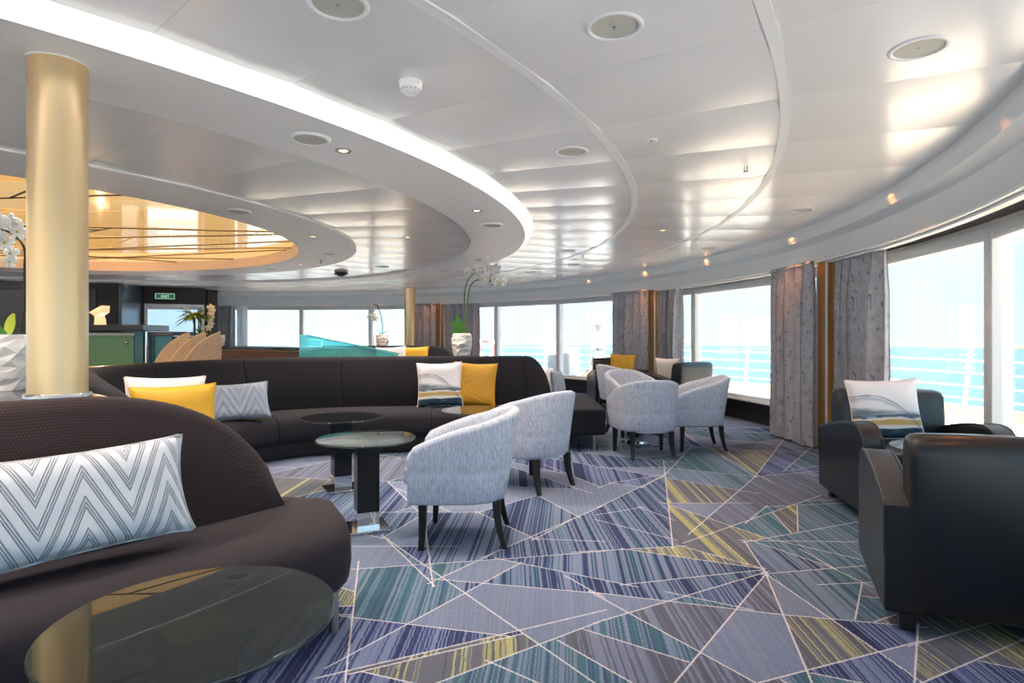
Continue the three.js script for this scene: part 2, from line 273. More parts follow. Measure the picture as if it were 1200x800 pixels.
{ // window cove: curved bulkhead above the windows
  const w = struct('trim_1'); w.userData.label = 'pale curved bulkhead running above the windows';
  const prof = [[RG, YC + 0.03], [RG, YC], [9.565, 2.38], [9.57, 2.33], [9.596, 2.281], [9.66, 2.262], [9.70, 2.235], [9.715, 2.205], [9.75, 2.13], [9.794, 2.067], [9.86, 2.067], [9.86, YC + 0.03]];
  part(w, 'bulkhead', revolve(prof, -112, 103, 220, 0.35), coveGrey);
  part(w, 'white_lip', revolve([[9.785, 2.052], [9.785, 2.068], [9.86, 2.068], [9.86, 2.052]], -112, 103, 220), whiteTrim);
  part(w, 'white_lip', revolve([[9.83, 2.032], [9.83, 2.05], [9.89, 2.05], [9.89, 2.032]], -112, 103, 220), whiteTrim);
  part(w, 'curtain_recess', ringBox(9.86, 10.16, 2.075, 2.5, -112, 103, 220), M({ color: 0x5d5650, roughness: 0.7 }));
  part(w, 'curtain_track', ringBox(9.93, 9.95, 2.062, 2.075, -112, 103, 220), frameMat);
}
{ // amber glass skylight: panes cut by dark straight lead lines
  const s = thing('skylight', 'round amber glass ceiling panel crossed by thin dark lines', 'skylight', V(CX, YG, -CD));
  let polys = [[]]; for (let k = 0; k < 72; k++) polys[0].push([RF * Math.cos(k * 5 * RAD), RF * Math.sin(k * 5 * RAD)]);
  const leads = [];
  const cut = (x, y, a, keep) => { const nx = -Math.sin(a), ny = Math.cos(a), out = [];
    for (const p of polys) { const sd = p.map(([u, v]) => (u - x) * nx + (v - y) * ny), A = [], B = [];
      if (keep && !keep(p)) { out.push(p); continue; }
      for (let i = 0; i < p.length; i++) { const j = (i + 1) % p.length, q = sd[i], r = sd[j]; (q >= 0 ? A : B).push(p[i]); if ((q >= 0) !== (r >= 0)) { const t = q / (q - r), m = [mix(p[i][0], p[j][0], t), mix(p[i][1], p[j][1], t)]; A.push(m); B.push(m); A.cut = A.cut || []; A.cut.push(m); } }
      if (A.cut && A.cut.length === 2) leads.push(A.cut);
      for (const r of [A, B]) if (r.length > 2) out.push(r); }
    polys = out; };
  let sd0 = seed; seed = 91;
  for (let k = 0; k < 7; k++) cut(mix(-0.5, 0.5, rnd()), -3.3 + k * 1.02 + rnd() * 0.35, (rnd() - 0.5) * 0.35);
  for (let k = 0; k < 18; k++) { const a = mix(0.2, 0.95, rnd()) * (k % 2 ? 1 : -1), c = rnd(); cut(mix(-3, 3, rnd()), mix(-2.5, 2.5, rnd()), a, (p) => hash(Math.round(p[0][0] * 50 + c * 991), k) < 0.45); }
  seed = sd0;
  const amber = [0xffcc80, 0xffd492, 0xffc674].map((c, i) => MP({ color: 0xd89a4c, emissive: c, emissiveIntensity: 0.34 + 0.02 * i, roughness: 0.08, clearcoat: 0.6, clearcoatRoughness: 0.04 }));
  polys.forEach((p, k) => { const c = p.reduce((q, [u, v]) => [q[0] + u / p.length, q[1] + v / p.length], [0, 0]);
    const sh = new THREE.Shape(p.map(([u, v]) => { const L = Math.hypot(u - c[0], v - c[1]) || 1, t = Math.max(0, 1 - 0.02 / L); return new THREE.Vector2(c[0] + (u - c[0]) * t, -(c[1] + (v - c[1]) * t)); }));
    part(s, 'amber_pane', new THREE.ExtrudeGeometry(sh, { depth: 0.012, bevelEnabled: false }).rotateX(Math.PI / 2), amber[k % 3]); });
  const leadMat = M({ color: 0x4a2a12, roughness: 0.5 });
  for (const [[u0, v0], [u1, v1]] of leads) if (Math.hypot(u1 - u0, v1 - v0) > 0.05) part(s, 'lead_bar', bar(V(u0, -0.018, v0), V(u1, -0.018, v1), 0.016, 0.01), leadMat);
  part(s, 'lead_backing', cyl(RF, RF, 0.01, 72, 0, 0.004, 0), M({ color: 0x3a1f0c, roughness: 0.6 }));
  part(s, 'light_well', lathe([[RF - 0.003, -0.165], [RF - 0.003, 0.02]], 96), M({ color: 0xfbe0c6, roughness: 0.6, side: THREE.DoubleSide }));
  const l = new THREE.RectAreaLight(0xffd090, AMBER * 0.5, 5, 5); l.position.set(0, -0.03, 0); l.rotation.x = -Math.PI / 2; s.add(l);
}

/* ------------------------------------------------ windows, wall below, pilasters */
const RW = 10.2, posts = [-114.6, -103.3, -92, -80.7, -69.4, -58.1, -46.8, -35.5, -24.3, -13.1, -1.8, 9.1, 20.5, 31.7, 42.8, 53.7, 64.5, 75.8, 87.3, 98.7, 110.5];
const bays = posts.slice(1).map((b, k) => [posts[k], b]); for (let k = 0; k < 8; k++) bays.push([148 + 11.3 * k, 159.3 + 11.3 * k]);   // the lounge has windows on its other side as well
for (let k = 0; k < bays.length; k++) {
  const w = struct(`window_${k + 1}`), a = P(RW, bays[k][0]), b = P(RW, bays[k][1]), L = a.distanceTo(b), mid = a.clone().add(b).multiplyScalar(0.5);
  w.position.copy(mid); w.rotation.y = Math.atan2(-(b.z - a.z), b.x - a.x); // local x runs along the pane
  part(w, 'window_pane', box(L - 0.11, 1.62, 0.012, 0, 1.145, 0), paneMat);
  part(w, 'window_head', box(L, 0.10, 0.09, 0, 2.0, 0, 0.01), frameMat);
  part(w, 'window_head_bead', box(L - 0.1, 0.025, 0.12, 0, 1.95, 0, 0.006), whiteTrim);
  part(w, 'window_bottom_rail', box(L, 0.05, 0.1, 0, 0.325, 0, 0.01), whiteTrim);
  for (const s of [-1, 1]) { part(w, 'window_post', box(0.045, 1.68, 0.11, s * (L / 2 - 0.0235), 1.16, 0, 0.008), frameMat); part(w, 'post_bead', box(0.018, 1.6, 0.13, s * (L / 2 - 0.054), 1.14, 0, 0.005), whiteTrim); }
}
{
  const w = struct('wall_window'); w.userData.label = 'low dark wall under the windows with white sill';
  for (const [t0, t1] of [[-114.6, 110.5], [148, 238.4]]) {
    part(w, 'dado', ringBox(10.06, 10.35, -0.01, 0.28, t0, t1, 170), baseDark);
    part(w, 'skirting', ringBox(10.035, 10.06, 0, 0.10, t0, t1, 170), baseDark);
    part(w, 'sill', ringBox(10.03, 10.36, 0.278, 0.302, t0, t1, 170), whiteTrim);
    part(w, 'lintel', ringBox(10.14, 10.5, 2.045, 2.78, t0 - 1, t1 + 1, 170), whitePaint);
  }
  part(w, 'roof_edge', ringBox(10.3, 11.0, 2.5, 2.9, 0, 360, 240), railWhite);
  const r = struct('wall_rear'); part(r, 'rear_wall', ringBox(10.2, 10.45, -0.01, 2.78, 110.4, 148.1, 40), darkWall); part(r, 'rear_wall', ringBox(10.2, 10.45, -0.01, 2.78, 238.3, 245.5, 10), whitePaint);
}
const woodPil = M({ roughness: 0.4, map: tex(64, 256, (i, j) => { const k = 0.85 + 0.25 * vnoise(i / 3, j / 40) + 0.05 * hash(i, j); return [184 * k, 132 * k, 66 * k]; }, true, [1, 1]) });
[-0.43, 24.75, 62.8].forEach((a, k) => { const t = struct(`trim_${k + 2}`); t.position.copy(P(9.96, a)); t.rotation.y = (a) * RAD;
  t.userData.label = 'tan wooden pilaster between two drawn curtains';
  part(t, 'pilaster', box(0.30, 2.09, 0.19, 0, 1.04, 0, 0.01), woodPil);
  for (const s of [-1, 1]) part(t, 'edge_strip', box(0.02, 2.09, 0.014, -0.148, 1.04, s * 0.096), whiteTrim); });

/* ------------------------------------------------ dark rear walls and the glazed exit door */
function wallRun(name, X0, D0, X1, D1, mat, y0 = 0, y1 = 2.4, th = 0.12) { const w = struct(name), L = Math.hypot(X1 - X0, D1 - D0); w.position.set((X0 + X1) / 2, 0, -(D0 + D1) / 2); w.rotation.y = Math.atan2(D1 - D0, X1 - X0); part(w, 'wall_panel', box(L, y1 - y0, th, 0, (y0 + y1) / 2, 0), mat); return [w, L]; }
{
  const panelMat = M({ color: 0x332b27, roughness: 0.4 });
  const [w1, L1] = wallRun('wall_back', -15.5, 12.7, -8.3, 12.6, darkWall);
  for (let k = 0; k < 5; k++) part(w1, 'wall_moulding', box(1.15, 2.1, 0.03, L1 / 2 - 1.0 - k * 1.4, 1.15, 0.07, 0.01), panelMat);
  const [w2, L2] = wallRun('wall_side', -8.3, 12.6, -8.95, 14.35, M({ color: 0x4a5560, roughness: 0.22, metalness: 0.1 }));
  part(w2, 'door_handle', merge(box(0.02, 0.3, 0.03, 0.62, 1.15, 0.1, 0.008)), steel);
  const w3 = struct('wall_exit'); w3.position.set(-8.95, 0, -14.4); w3.rotation.y = Math.atan2(0.6, 1.25);
  const LL = Math.hypot(1.25, 0.6);
  part(w3, 'wall_panel', box(LL, 0.42, 0.12, LL / 2, 2.21, 0), darkWall); part(w3, 'wall_panel', box(0.08, 2.4, 0.12, 0.04, 1.2, 0), darkWall);
  const d = struct('door_1'); d.position.copy(w3.position); d.rotation.copy(w3.rotation); d.userData.label = 'glazed exit door with pale frame under the green sign';
  part(d, 'door_frame', merge(box(0.06, 2.0, 0.08, 0.11, 1.0, 0), box(0.06, 2.0, 0.08, LL - 0.05, 1.0, 0), box(LL - 0.1, 0.06, 0.08, LL / 2 + 0.03, 1.97, 0), box(LL - 0.1, 0.2, 0.08, LL / 2 + 0.03, 0.1, 0)), frameMat);
  part(d, 'door_glass', box(LL - 0.18, 1.76, 0.015, LL / 2 + 0.03, 1.07, 0), MP({ color: 0xf4f8ff, roughness: 0.35, transmission: 0.9, thickness: 0 }));
  const [w4] = wallRun('wall_pillar', -8.05, 15.55, -7.72, 15.4, darkWall, 0, 2.4, 0.3);
  wallRun('wall_return', -7.85, 15.6, -8.45, 16.75, M({ color: 0x8f9090, roughness: 0.6 }));
}

/* ------------------------------------------------ outside: deck, rail, sea */
{
  const dk = thing('open_deck', 'sunlit wooden deck curving outside the windows', 'deck'); dk.userData.kind = 'structure'; delete dk.userData.category;
  part(dk, 'deck_planking', ringBox(10.36, 13.9, -0.12, -0.02, 0, 360, 240), deckMat);
  part(dk, 'hull_side', ringBox(13.9, 14.0, -6, -0.02, 0, 360, 160), railWhite);
  const g = thing('ship_railing', 'curved white ship railing with a varnished wooden handrail', 'railing');
  const RR = 13.7, lean = 0.16, up = (y) => RR + lean * y, T0 = -20, T1 = 112;
  part(g, 'handrail', revolve([[up(1.08) - 0.04, 1.065], [up(1.08) - 0.03, 1.095], [up(1.08) + 0.03, 1.095], [up(1.08) + 0.04, 1.065], [up(1.08), 1.05]], T0, T1, 140), teak);
  for (const y of [0.845, 0.65, 0.45, 0.26]) part(g, 'rail_bar', revolve([0, 1, 2, 3, 4, 5].map((k) => [up(y) + 0.013 * Math.cos(k * Math.PI / 3), y + 0.013 * Math.sin(k * Math.PI / 3)]), T0, T1, 140, 1.2), railWhite);
  part(g, 'kerb', ringBox(RR - 0.02, RR + 0.1, -0.02, 0.15, T0, T1, 140), teak);
  for (let a = -8.5; a < 112; a += 6.6) part(g, 'rail_post', bar(P(RR + 0.02, a, 0.0), P(up(1.05), a, 1.05), 0.05, 0.025), railWhite);
  // the sea
  const sea = thing('sea', 'bright turquoise blue calm sea beyond the railing', 'sea'); sea.userData.kind = 'structure'; delete sea.userData.category;
  const water = M({ roughness: 0.75, map: tex(512, 512, (i, j) => { const n = 0.5 * vnoise(i / 16, j / 4, 0) + 0.3 * vnoise(i / 5, j / 2, 0) + 0.2 * hash(i, j), k = 0.84 + 0.3 * n; return [46 * k, 72 * k, 84 * k]; }, true, [60, 60]) });
  part(sea, 'water', new THREE.CircleGeometry(1500, 96).rotateX(-Math.PI / 2).translate(0, -25, 0), water);
  const lb = tag(part(scene, numbered('lifebuoy'), new THREE.TorusGeometry(0.3, 0.075, 12, 40), M({ color: 0xe8606a, roughness: 0.5 })), 'red and white lifebuoy hanging on the railing', 'lifebuoy');
  const lp = P(13.62, 65.8, 0.78); lb.position.copy(lp); lb.rotation.y = (65.8 - 90) * RAD;
  for (let k = 0; k < 4; k++) { const b = part(lb, 'white_band', new THREE.TorusGeometry(0.3, 0.079, 12, 8, 0.5), railWhite); b.rotation.z = k * Math.PI / 2 + 0.5; }
  const dv = thing('deck_davit', 'white davit post with a bulky head standing on deck', 'davit', P(12.6, 46.2));
  part(dv, 'post', merge(cyl(0.13, 0.12, 1.3, 20), cyl(0.2, 0.2, 0.08, 20), cyl(0.17, 0.17, 0.18, 20, 0, 0.9, 0)), railWhite);
  part(dv, 'head', merge(cyl(0.12, 0.27, 0.25, 16, 0, 1.28, 0), box(0.5, 0.3, 0.42, 0, 1.62, 0, 0.05), box(0.62, 0.1, 0.46, -0.04, 1.78, 0, 0.03)), railWhite);
  part(dv, 'hose', tube([V(-0.25, 1.5, 0), V(-0.6, 1.35, 0), V(-0.72, 1.05, 0)], 0.014), M({ color: 0xb07070, roughness: 0.6 }));
  part(dv, 'hose', tube([V(-0.1, 1.15, 0.2), V(-0.22, 0.8, 0.25), V(-0.3, 0.4, 0.25), V(-0.5, 0.15, 0.2)], 0.014), M({ color: 0xc04848, roughness: 0.6 }));
  const lk = thing('deck_locker', 'white storage locker beside the davit post on deck', 'locker', P(12.5, 51.3), -0.75);
  part(lk, 'cabinet', box(0.75, 0.95, 0.5, 0, 0.48, 0, 0.04), railWhite); part(lk, 'lid', box(0.79, 0.07, 0.54, 0, 0.98, 0, 0.02), railWhite);
}

/* ------------------------------------------------ ceiling fittings */
const glowMat = M({ color: 0xffe2b8, emissive: 0xffdca8, emissiveIntensity: 1.6, roughness: 0.5 });
const holeMat = M({ color: 0x6b5238, roughness: 0.35, metalness: 0.6 });
function downlight(r, a, y, label, pow = 1, tint = 0xffe0c2) {
  const t = thing('downlight', label, 'downlight', P(r, a, y), 0, 'recessed downlights ' + label.split(' in ')[1]);
  part(t, 'bezel', lathe([[0.034, -0.001], [0.036, -0.006], [0.046, -0.005], [0.048, 0], [0.048, 0.008], [0.034, 0.008]], 24), steel);
  part(t, 'reflector', lathe([[0.034, -0.001], [0.03, 0.0], [0.022, 0.004]], 24), holeMat);
  part(t, 'lamp', cyl(0.026, 0.024, 0.004, 20, 0, -0.0025, 0), glowMat);
  const l = new THREE.SpotLight(tint, DOWN * 9 * pow, 0, 1.0, 0.9, 2); l.position.set(0, -0.02, 0); l.target.position.set(0, -2, 0); l.shadow.radius = 1.5; l.castShadow = true; t.add(l, l.target);
}
for (const [r, a] of [[9.47, -32.6], [9.47, -22.6], [9.5, -11.9], [9.5, 0.8], [9.53, 13.7], [9.52, 24], [9.5, 34], [9.45, 43.6], [9.4, 53.1], [9.4, 62.7], [9.4, 72.5], [9.4, 82.5]]) downlight(r, a, YC, 'small warm downlight in the panels next to the window bulkhead', 0.3, 0xff9a4c);
for (const [r, a] of [[8.08, -27.9], [8.08, -17.8], [8.08, 0], [8.08, 17], [8.08, 36]]) downlight(r, a, YC, 'small warm downlight in the panels between the two white ring trims');
for (const [r, a] of [[7.1, -23], [7.09, -0.7], [7.09, 22], [7.09, -46]]) downlight(r, a, YC, 'small warm downlight in the panels beside the lit cove');
for (const [r, a] of [[6.25, -30.1], [6.26, -13.3], [6.27, 14.7], [6.25, 30.7], [6.25, 46], [6.25, 62], [6.25, -50]]) downlight(r, a, YS, 'small warm downlight in the plain ring soffit below the cove', 2, 0xffeedd);
for (const [r, a] of [[5.15, -16.6], [5.2, 2.8], [5.25, 22.5], [5.2, 45], [5.2, 66], [5.2, 85], [5.2, -40]]) downlight(r, a, YP, 'small warm downlight in the glossy panels around the skylight ring', 2.2, 0xffeedd);
for (const [r, a] of [[4.15, 1.6], [4.16, 43.1], [4.15, 84], [4.15, -38]]) downlight(r, a, YE, 'small warm downlight in the skylight rim', 2.2, 0xffeedd);
const spkGrille = M({ color: 0xc9c8bc, roughness: 0.7 });
function speaker(r, a, y, label, s = 1) {
  const t = thing('ceiling_speaker', label, 'speaker', P(r, a, y), 0, 'round speakers ' + label.split(' in ')[1]);
  part(t, 'rim', lathe([[0.088, -0.002], [0.09, -0.014], [0.104, -0.012], [0.113, -0.002], [0.113, 0.004], [0.088, 0.004]].map(([q, h]) => [q * s, h]), 40), whiteTrim);
  part(t, 'grille', cyl(0.0885 * s, 0.0885 * s, 0.008, 40, 0, -0.008, 0), spkGrille);
  part(t, 'badge', cyl(0.006, 0.006, 0.002, 12, 0, -0.0105, 0), steel);
}
for (const [r, a] of [[8.09, -33], [8.06, 23.1], [8.02, 32.8]]) speaker(r, a, YC, 'round white ceiling speaker in the panels between the ring trims');
for (const [r, a] of [[9.09, -27.8], [9.15, -7], [9.14, 8.4], [9.18, 19.3]]) speaker(r, a, YC, 'round white ceiling speaker in the outer panels near the windows');
for (const [r, a] of [[7.37, -38.2], [7.36, -23], [7.34, 12.4]]) speaker(r, a, YC, 'round white ceiling speaker in the panels beside the lit cove');
for (const [r, a] of [[6.26, -32.4], [6.25, -7.1], [6.22, 17.5], [6.22, 32.4]]) speaker(r, a, YS, 'round white ceiling speaker in the plain ring soffit');
for (const [r, a] of [[4.14, -18], [4.18, 21.1], [4.14, 56.2]]) speaker(r, a, YE, 'round white ceiling speaker in the skylight rim');
speaker(5.34, 37.1, YP, 'round white ceiling speaker in the glossy panels around the skylight');
{
  const t = thing('smoke_detector', 'round white smoke detector on the panels beside the lit cove', 'detector', P(7.11, -33.4, YC));
  part(t, 'base', cyl(0.05, 0.054, 0.035, 32, 0, -0.035, 0), whiteTrim); part(t, 'sensor_head', lathe([[0, -0.062], [0.03, -0.06], [0.046, -0.048], [0.05, -0.035]], 32), whiteTrim);
  for (let k = 0; k < 14; k++) part(t, 'vent_slot', box(0.004, 0.006, 0.012, 0.0465, -0.047, 0).rotateY(k * Math.PI / 7), spkGrille);
  part(t, 'red_lamp', new THREE.SphereGeometry(0.003, 8, 6).translate(0.04, -0.02, 0.033), M({ color: 0xd05040 }));
  const p = thing('motion_sensor', 'small flat white sensor on the panels between ring trims', 'sensor', P(7.87, -23.2, YC));
  part(p, 'base', cyl(0.03, 0.034, 0.012, 24, 0, -0.012, 0), whiteTrim); part(p, 'lens', cyl(0.012, 0.014, 0.008, 20, 0, -0.02, 0), spkGrille); part(p, 'lens_ring', lathe([[0.012, -0.013], [0.02, -0.015], [0.02, -0.012]], 20), steel);
  for (const [r, a, y, l] of [[8.4, -17.7, YC, 'brass fire sprinkler head hanging beside a downlight in the outer panels'], [7.73, 15.8, YC, 'small brass fire sprinkler head in the far outer ceiling panels'], [4.22, 33, YE, 'small brass fire sprinkler under the skylight rim']]) {
    const s = thing('fire_sprinkler', l, 'sprinkler', P(r, a, y)), br = M({ color: 0x5c5040, roughness: 0.35, metalness: 0.9 });
    part(s, 'escutcheon', cyl(0.02, 0.026, 0.006, 20, 0, -0.006, 0), br); part(s, 'frame', merge(box(0.005, 0.04, 0.005, -0.009, -0.026, 0), box(0.005, 0.04, 0.005, 0.009, -0.026, 0)), br); part(s, 'deflector', cyl(0.006, 0.018, 0.003, 16, 0, -0.048, 0), br); }
  const c = thing('dome_camera', 'small black dome camera under the glossy panels near the skylight', 'camera', P(5.19, 49.5, YP));
  part(c, 'base', cyl(0.11, 0.12, 0.03, 24, 0, -0.03, 0), M({ color: 0x8a8a88, roughness: 0.5 })); part(c, 'dome', lathe([[0, -0.1], [0.07, -0.085], [0.11, -0.04], [0.11, -0.03]], 24), M({ color: 0x15161a, roughness: 0.15 })); part(c, 'arm', box(0.26, 0.02, 0.05, 0, -0.055, 0, 0.008), M({ color: 0x22221f, roughness: 0.4 }));
}

/* ------------------------------------------------ columns */
function column(X, d, r, y0, y1, label) {
  const t = thing('column', label, 'column', V(X, 0, -d));
  part(t, 'shaft', cyl(r, r, y1 - y0, 64, 0, y0, 0), gold);
  part(t, 'base_ring', lathe([[r, y0], [r + 0.014, y0], [r + 0.012, y0 + 0.026], [r, y0 + 0.03]], 64), chrome);
  part(t, 'top_ring', lathe([[r, y1 - 0.004], [r + 0.006, y1 - 0.004], [r + 0.006, y1]], 64), whiteTrim);
}
column(-1.816, 2.39, 0.1, 0.99, YS, 'large champagne metal column rising behind the curved sofa');
column(-2.55, 14.9, 0.14, 0, YC, 'slim champagne metal column in front of the far windows');

/* ------------------------------------------------ curtains */
const curtainTex = tex(512, 512, (j, i) => { // grey brocade with soft dark strokes running up the cloth
  const v = Math.abs(vnoise(i / 11 + 40, j / 60 + 9) - 0.5), q = clamp((vnoise(i / 13 + 3, j / 24) - 0.38) * 3), k = 0.9 + 0.12 * vnoise(i / 20, j / 50) + 0.05 * hash(i, j);
  const dark = q > 0.45 && v < 0.05 ? 0.66 : 1; // woven charcoal strokes with hard edges
  return [200 * k * dark, 199 * k * dark, 204 * k * dark]; }, true, [1.3, 1.3]);
const curtainMat = MP({ roughness: 0.6, map: curtainTex, transmission: 0.22, thickness: 0 });
const sheerMat = MP({ color: 0xe8eef4, roughness: 0.9, transmission: 0.55, thickness: 0 });
function curtain(a0, a1, folds, label, r = 9.9, mat = curtainMat, amp = 0.10, top = 2.085) {
  const n = folds * 10, lay = (off) => { const rows = []; for (let j = 0; j <= 14; j++) { const y = mix(top, 0.02, j / 14), row = [], gather = 0.55 + 0.45 * Math.min(1, j / 3), spread = 1 + 0.03 * j / 14;
    for (let i = 0; i <= n; i++) { const t = i / n, ph = t * folds * 2 * Math.PI + 0.5 * Math.sin(t * 9 + a0) + 0.25 * Math.sin(j * 0.35 + t * 6); const am = amp * gather * (0.8 + 0.3 * Math.sin(t * 13.7 + a1)); const a = mix(a0, a1, 0.5 + (t - 0.5) * spread) + 0.12 * Math.sin(ph * 2) ; row.push(P(r + off + am * Math.sin(ph), a, y)); } rows.push(row); } return rows; };
  const f = lay(0), b = lay(0.006), rows = f.map((row, j) => [...row, ...b[j].slice().reverse()]);
  const t = thing('curtain', label, 'curtain'); part(t, 'drape', loft(rows, { crease: 1.2 }), mat);
  const hp = []; for (let i = 0; i <= 24; i++) hp.push(P(r - 0.012 + 0.012 * Math.sin(i * 2.2), mix(a0, a1, i / 24), top - 0.025)); part(t, 'header_tape', tube(hp, 0.022, 60, 6), mat);
}
curtain(-6.6, -1.1, 5, 'grey brocade curtain between the wooden pilaster and the leather armchair with sea cushion');
curtain(-0.75, 5.0, 5, 'grey brocade curtain hanging by the low dark wall, across from the pulled-in tub chairs', 9.69, curtainMat, 0.085, 2.058);
curtain(20.6, 24.1, 5, 'grey brocade curtain on the pilaster behind the grey leather chair back');
curtain(24.4, 30.6, 5, 'grey brocade curtain behind the armchair with the yellow cushion', 9.69, curtainMat, 0.085, 2.058);
curtain(55.6, 62.0, 6, 'grey brocade curtain behind the tall white orchid');
curtain(62.6, 67.2, 4, 'grey brocade curtain next to the slim far column', 9.69, curtainMat, 0.085, 2.058);
curtain(97.2, 101, 6, 'dark grey curtain next to the exit door corner');
curtain(95.4, 97, 4, 'thin pale sheer curtain at the edge of the far window', 9.95, sheerMat, 0.03);

/* ------------------------------------------------ tub chairs */
function tubChair() {
  const g = { };
  // U-shaped plan of the shell: s from -1 (one arm front) through 0 (back) to 1
  const plan = (s) => { const q = Math.abs(s), sg = Math.sign(s) || 1; if (q > 0.62) { const t = (q - 0.62) / 0.38; return [sg * mix(0.318, 0.325, t), mix(0.0, 0.325, t), sg, 0]; } const a = q / 0.62 * Math.PI / 2; return [sg * 0.318 * Math.pow(Math.sin(a), 0.8), -0.32 * Math.pow(Math.cos(a), 0.8), sg * Math.sin(a), -Math.cos(a)]; };
  const rim = (s) => { const q = Math.abs(s); return 0.585 + 0.215 * Math.pow(Math.cos(Math.min(1, q) * Math.PI / 2), 0.85); };
  const rows = [], N = 56;
  for (let i = 0; i <= N; i++) {
    const s = -1 + 2 * i / N, [x, z, nx, nz] = plan(s), top = rim(s), back = Math.max(0, -nz), th = 0.075, pt = (off, y) => { const l = (y - 0.28) / 0.52, o = off - (1 - l) * (0.008 + 0.08 * back); return V(x + nx * o, y, z + nz * o); };
    const end = Math.min(1, (1 - Math.abs(s)) / 0.05), e = Math.sqrt(1 - (1 - end) ** 2) * 0.5 + 0.5; // arm fronts rounded off
    const T = top - (1 - e) * 0.05;
    const row = [pt(-0.05, 0.265), pt(-0.012, 0.272), pt(0, 0.29), pt(0, 0.4), pt(0, 0.5), pt(0, T - 0.035), pt(-0.008, T - 0.012), pt(-0.028 * e - 0.006, T), pt(-0.05, T - 0.002), pt(-th + 0.008, T - 0.02), pt(-th, T - 0.05), pt(-th - 0.01, 0.45), pt(-th - 0.01, 0.30), pt(-th - 0.01, 0.265)];
    rows.push(row);
  }
  g.shell = loft(rows, { crease: 1.0 });
  const seatShape = (o) => { const sh = new THREE.Shape(); const pts = []; for (let i = 0; i <= 40; i++) { const s = -1 + 2 * i / 40, [x, z, nx, nz] = plan(s), k = o + 0.03 * Math.max(0, -nz); pts.push(new THREE.Vector2(x - nx * k, -(z - nz * k))); } sh.setFromPoints(pts); return sh; };
  g.base = extr(seatShape(0.07), 0.11, 0.006, 2).rotateX(-Math.PI / 2).translate(0, 0.268, 0);
  g.seat = extr(seatShape(0.10), 0.06, 0.022, 4).rotateX(-Math.PI / 2).translate(0, 0.395, 0.012);
  const leg = (x, z, dx, dz, h = 0.272) => { const rows = []; for (let i = 0; i <= 6; i++) { const t = i / 6, w = mix(0.024, 0.015, t), y = h * (1 - t), ox = x + dx * t * t, oz = z + dz * t * t; rows.push([V(ox - w, y, oz - w), V(ox + w, y, oz - w), V(ox + w, y, oz + w), V(ox - w, y, oz + w)]); } return loft(rows); };
  g.legs = [leg(-0.255, 0.245, -0.005, 0.01), leg(0.255, 0.245, 0.005, 0.01), leg(-0.2, -0.18, -0.02, -0.05), leg(0.2, -0.18, 0.02, -0.05)];
  return g;
}
const TUB = tubChair();
function placeTub(X, d, fx, fd, label) { // faces towards (fx, fd) on the plan
  const t = thing('tub_chair', label, 'chair', V(X, 0, -d), Math.atan2(fx, -fd), 'grey tub chairs');
  part(t, 'curved_backrest', TUB.shell, tweed); part(t, 'seat_base', TUB.base, tweed); part(t, 'seat_cushion', TUB.seat, tweed);
  for (const l of TUB.legs) part(t, 'leg', l, blackWood);
}
placeTub(-0.265, 3.72, -1, 0.03, 'grey tweed tub chair facing the round mirror-glass table with black pedestal');
placeTub(0.19, 4.96, -0.74, 0.67, 'grey tweed tub chair turned to the small table under the mustard cushion');
placeTub(1.39, 6.2, -0.12, 1, 'grey tweed tub chair with its curved back outward at the chrome based table');
placeTub(2.08, 6.64, -1, 0.05, 'grey tweed tub chair pulled side-on to the chrome based table by the windows');
placeTub(1.50, 7.56, 0.35, -1, 'grey tweed tub chair with open front facing the chrome based table');
placeTub(1.62, 9.15, 0.95, 0.4, 'grey tub chair in shade beside the leather armchair with yellow cushion');

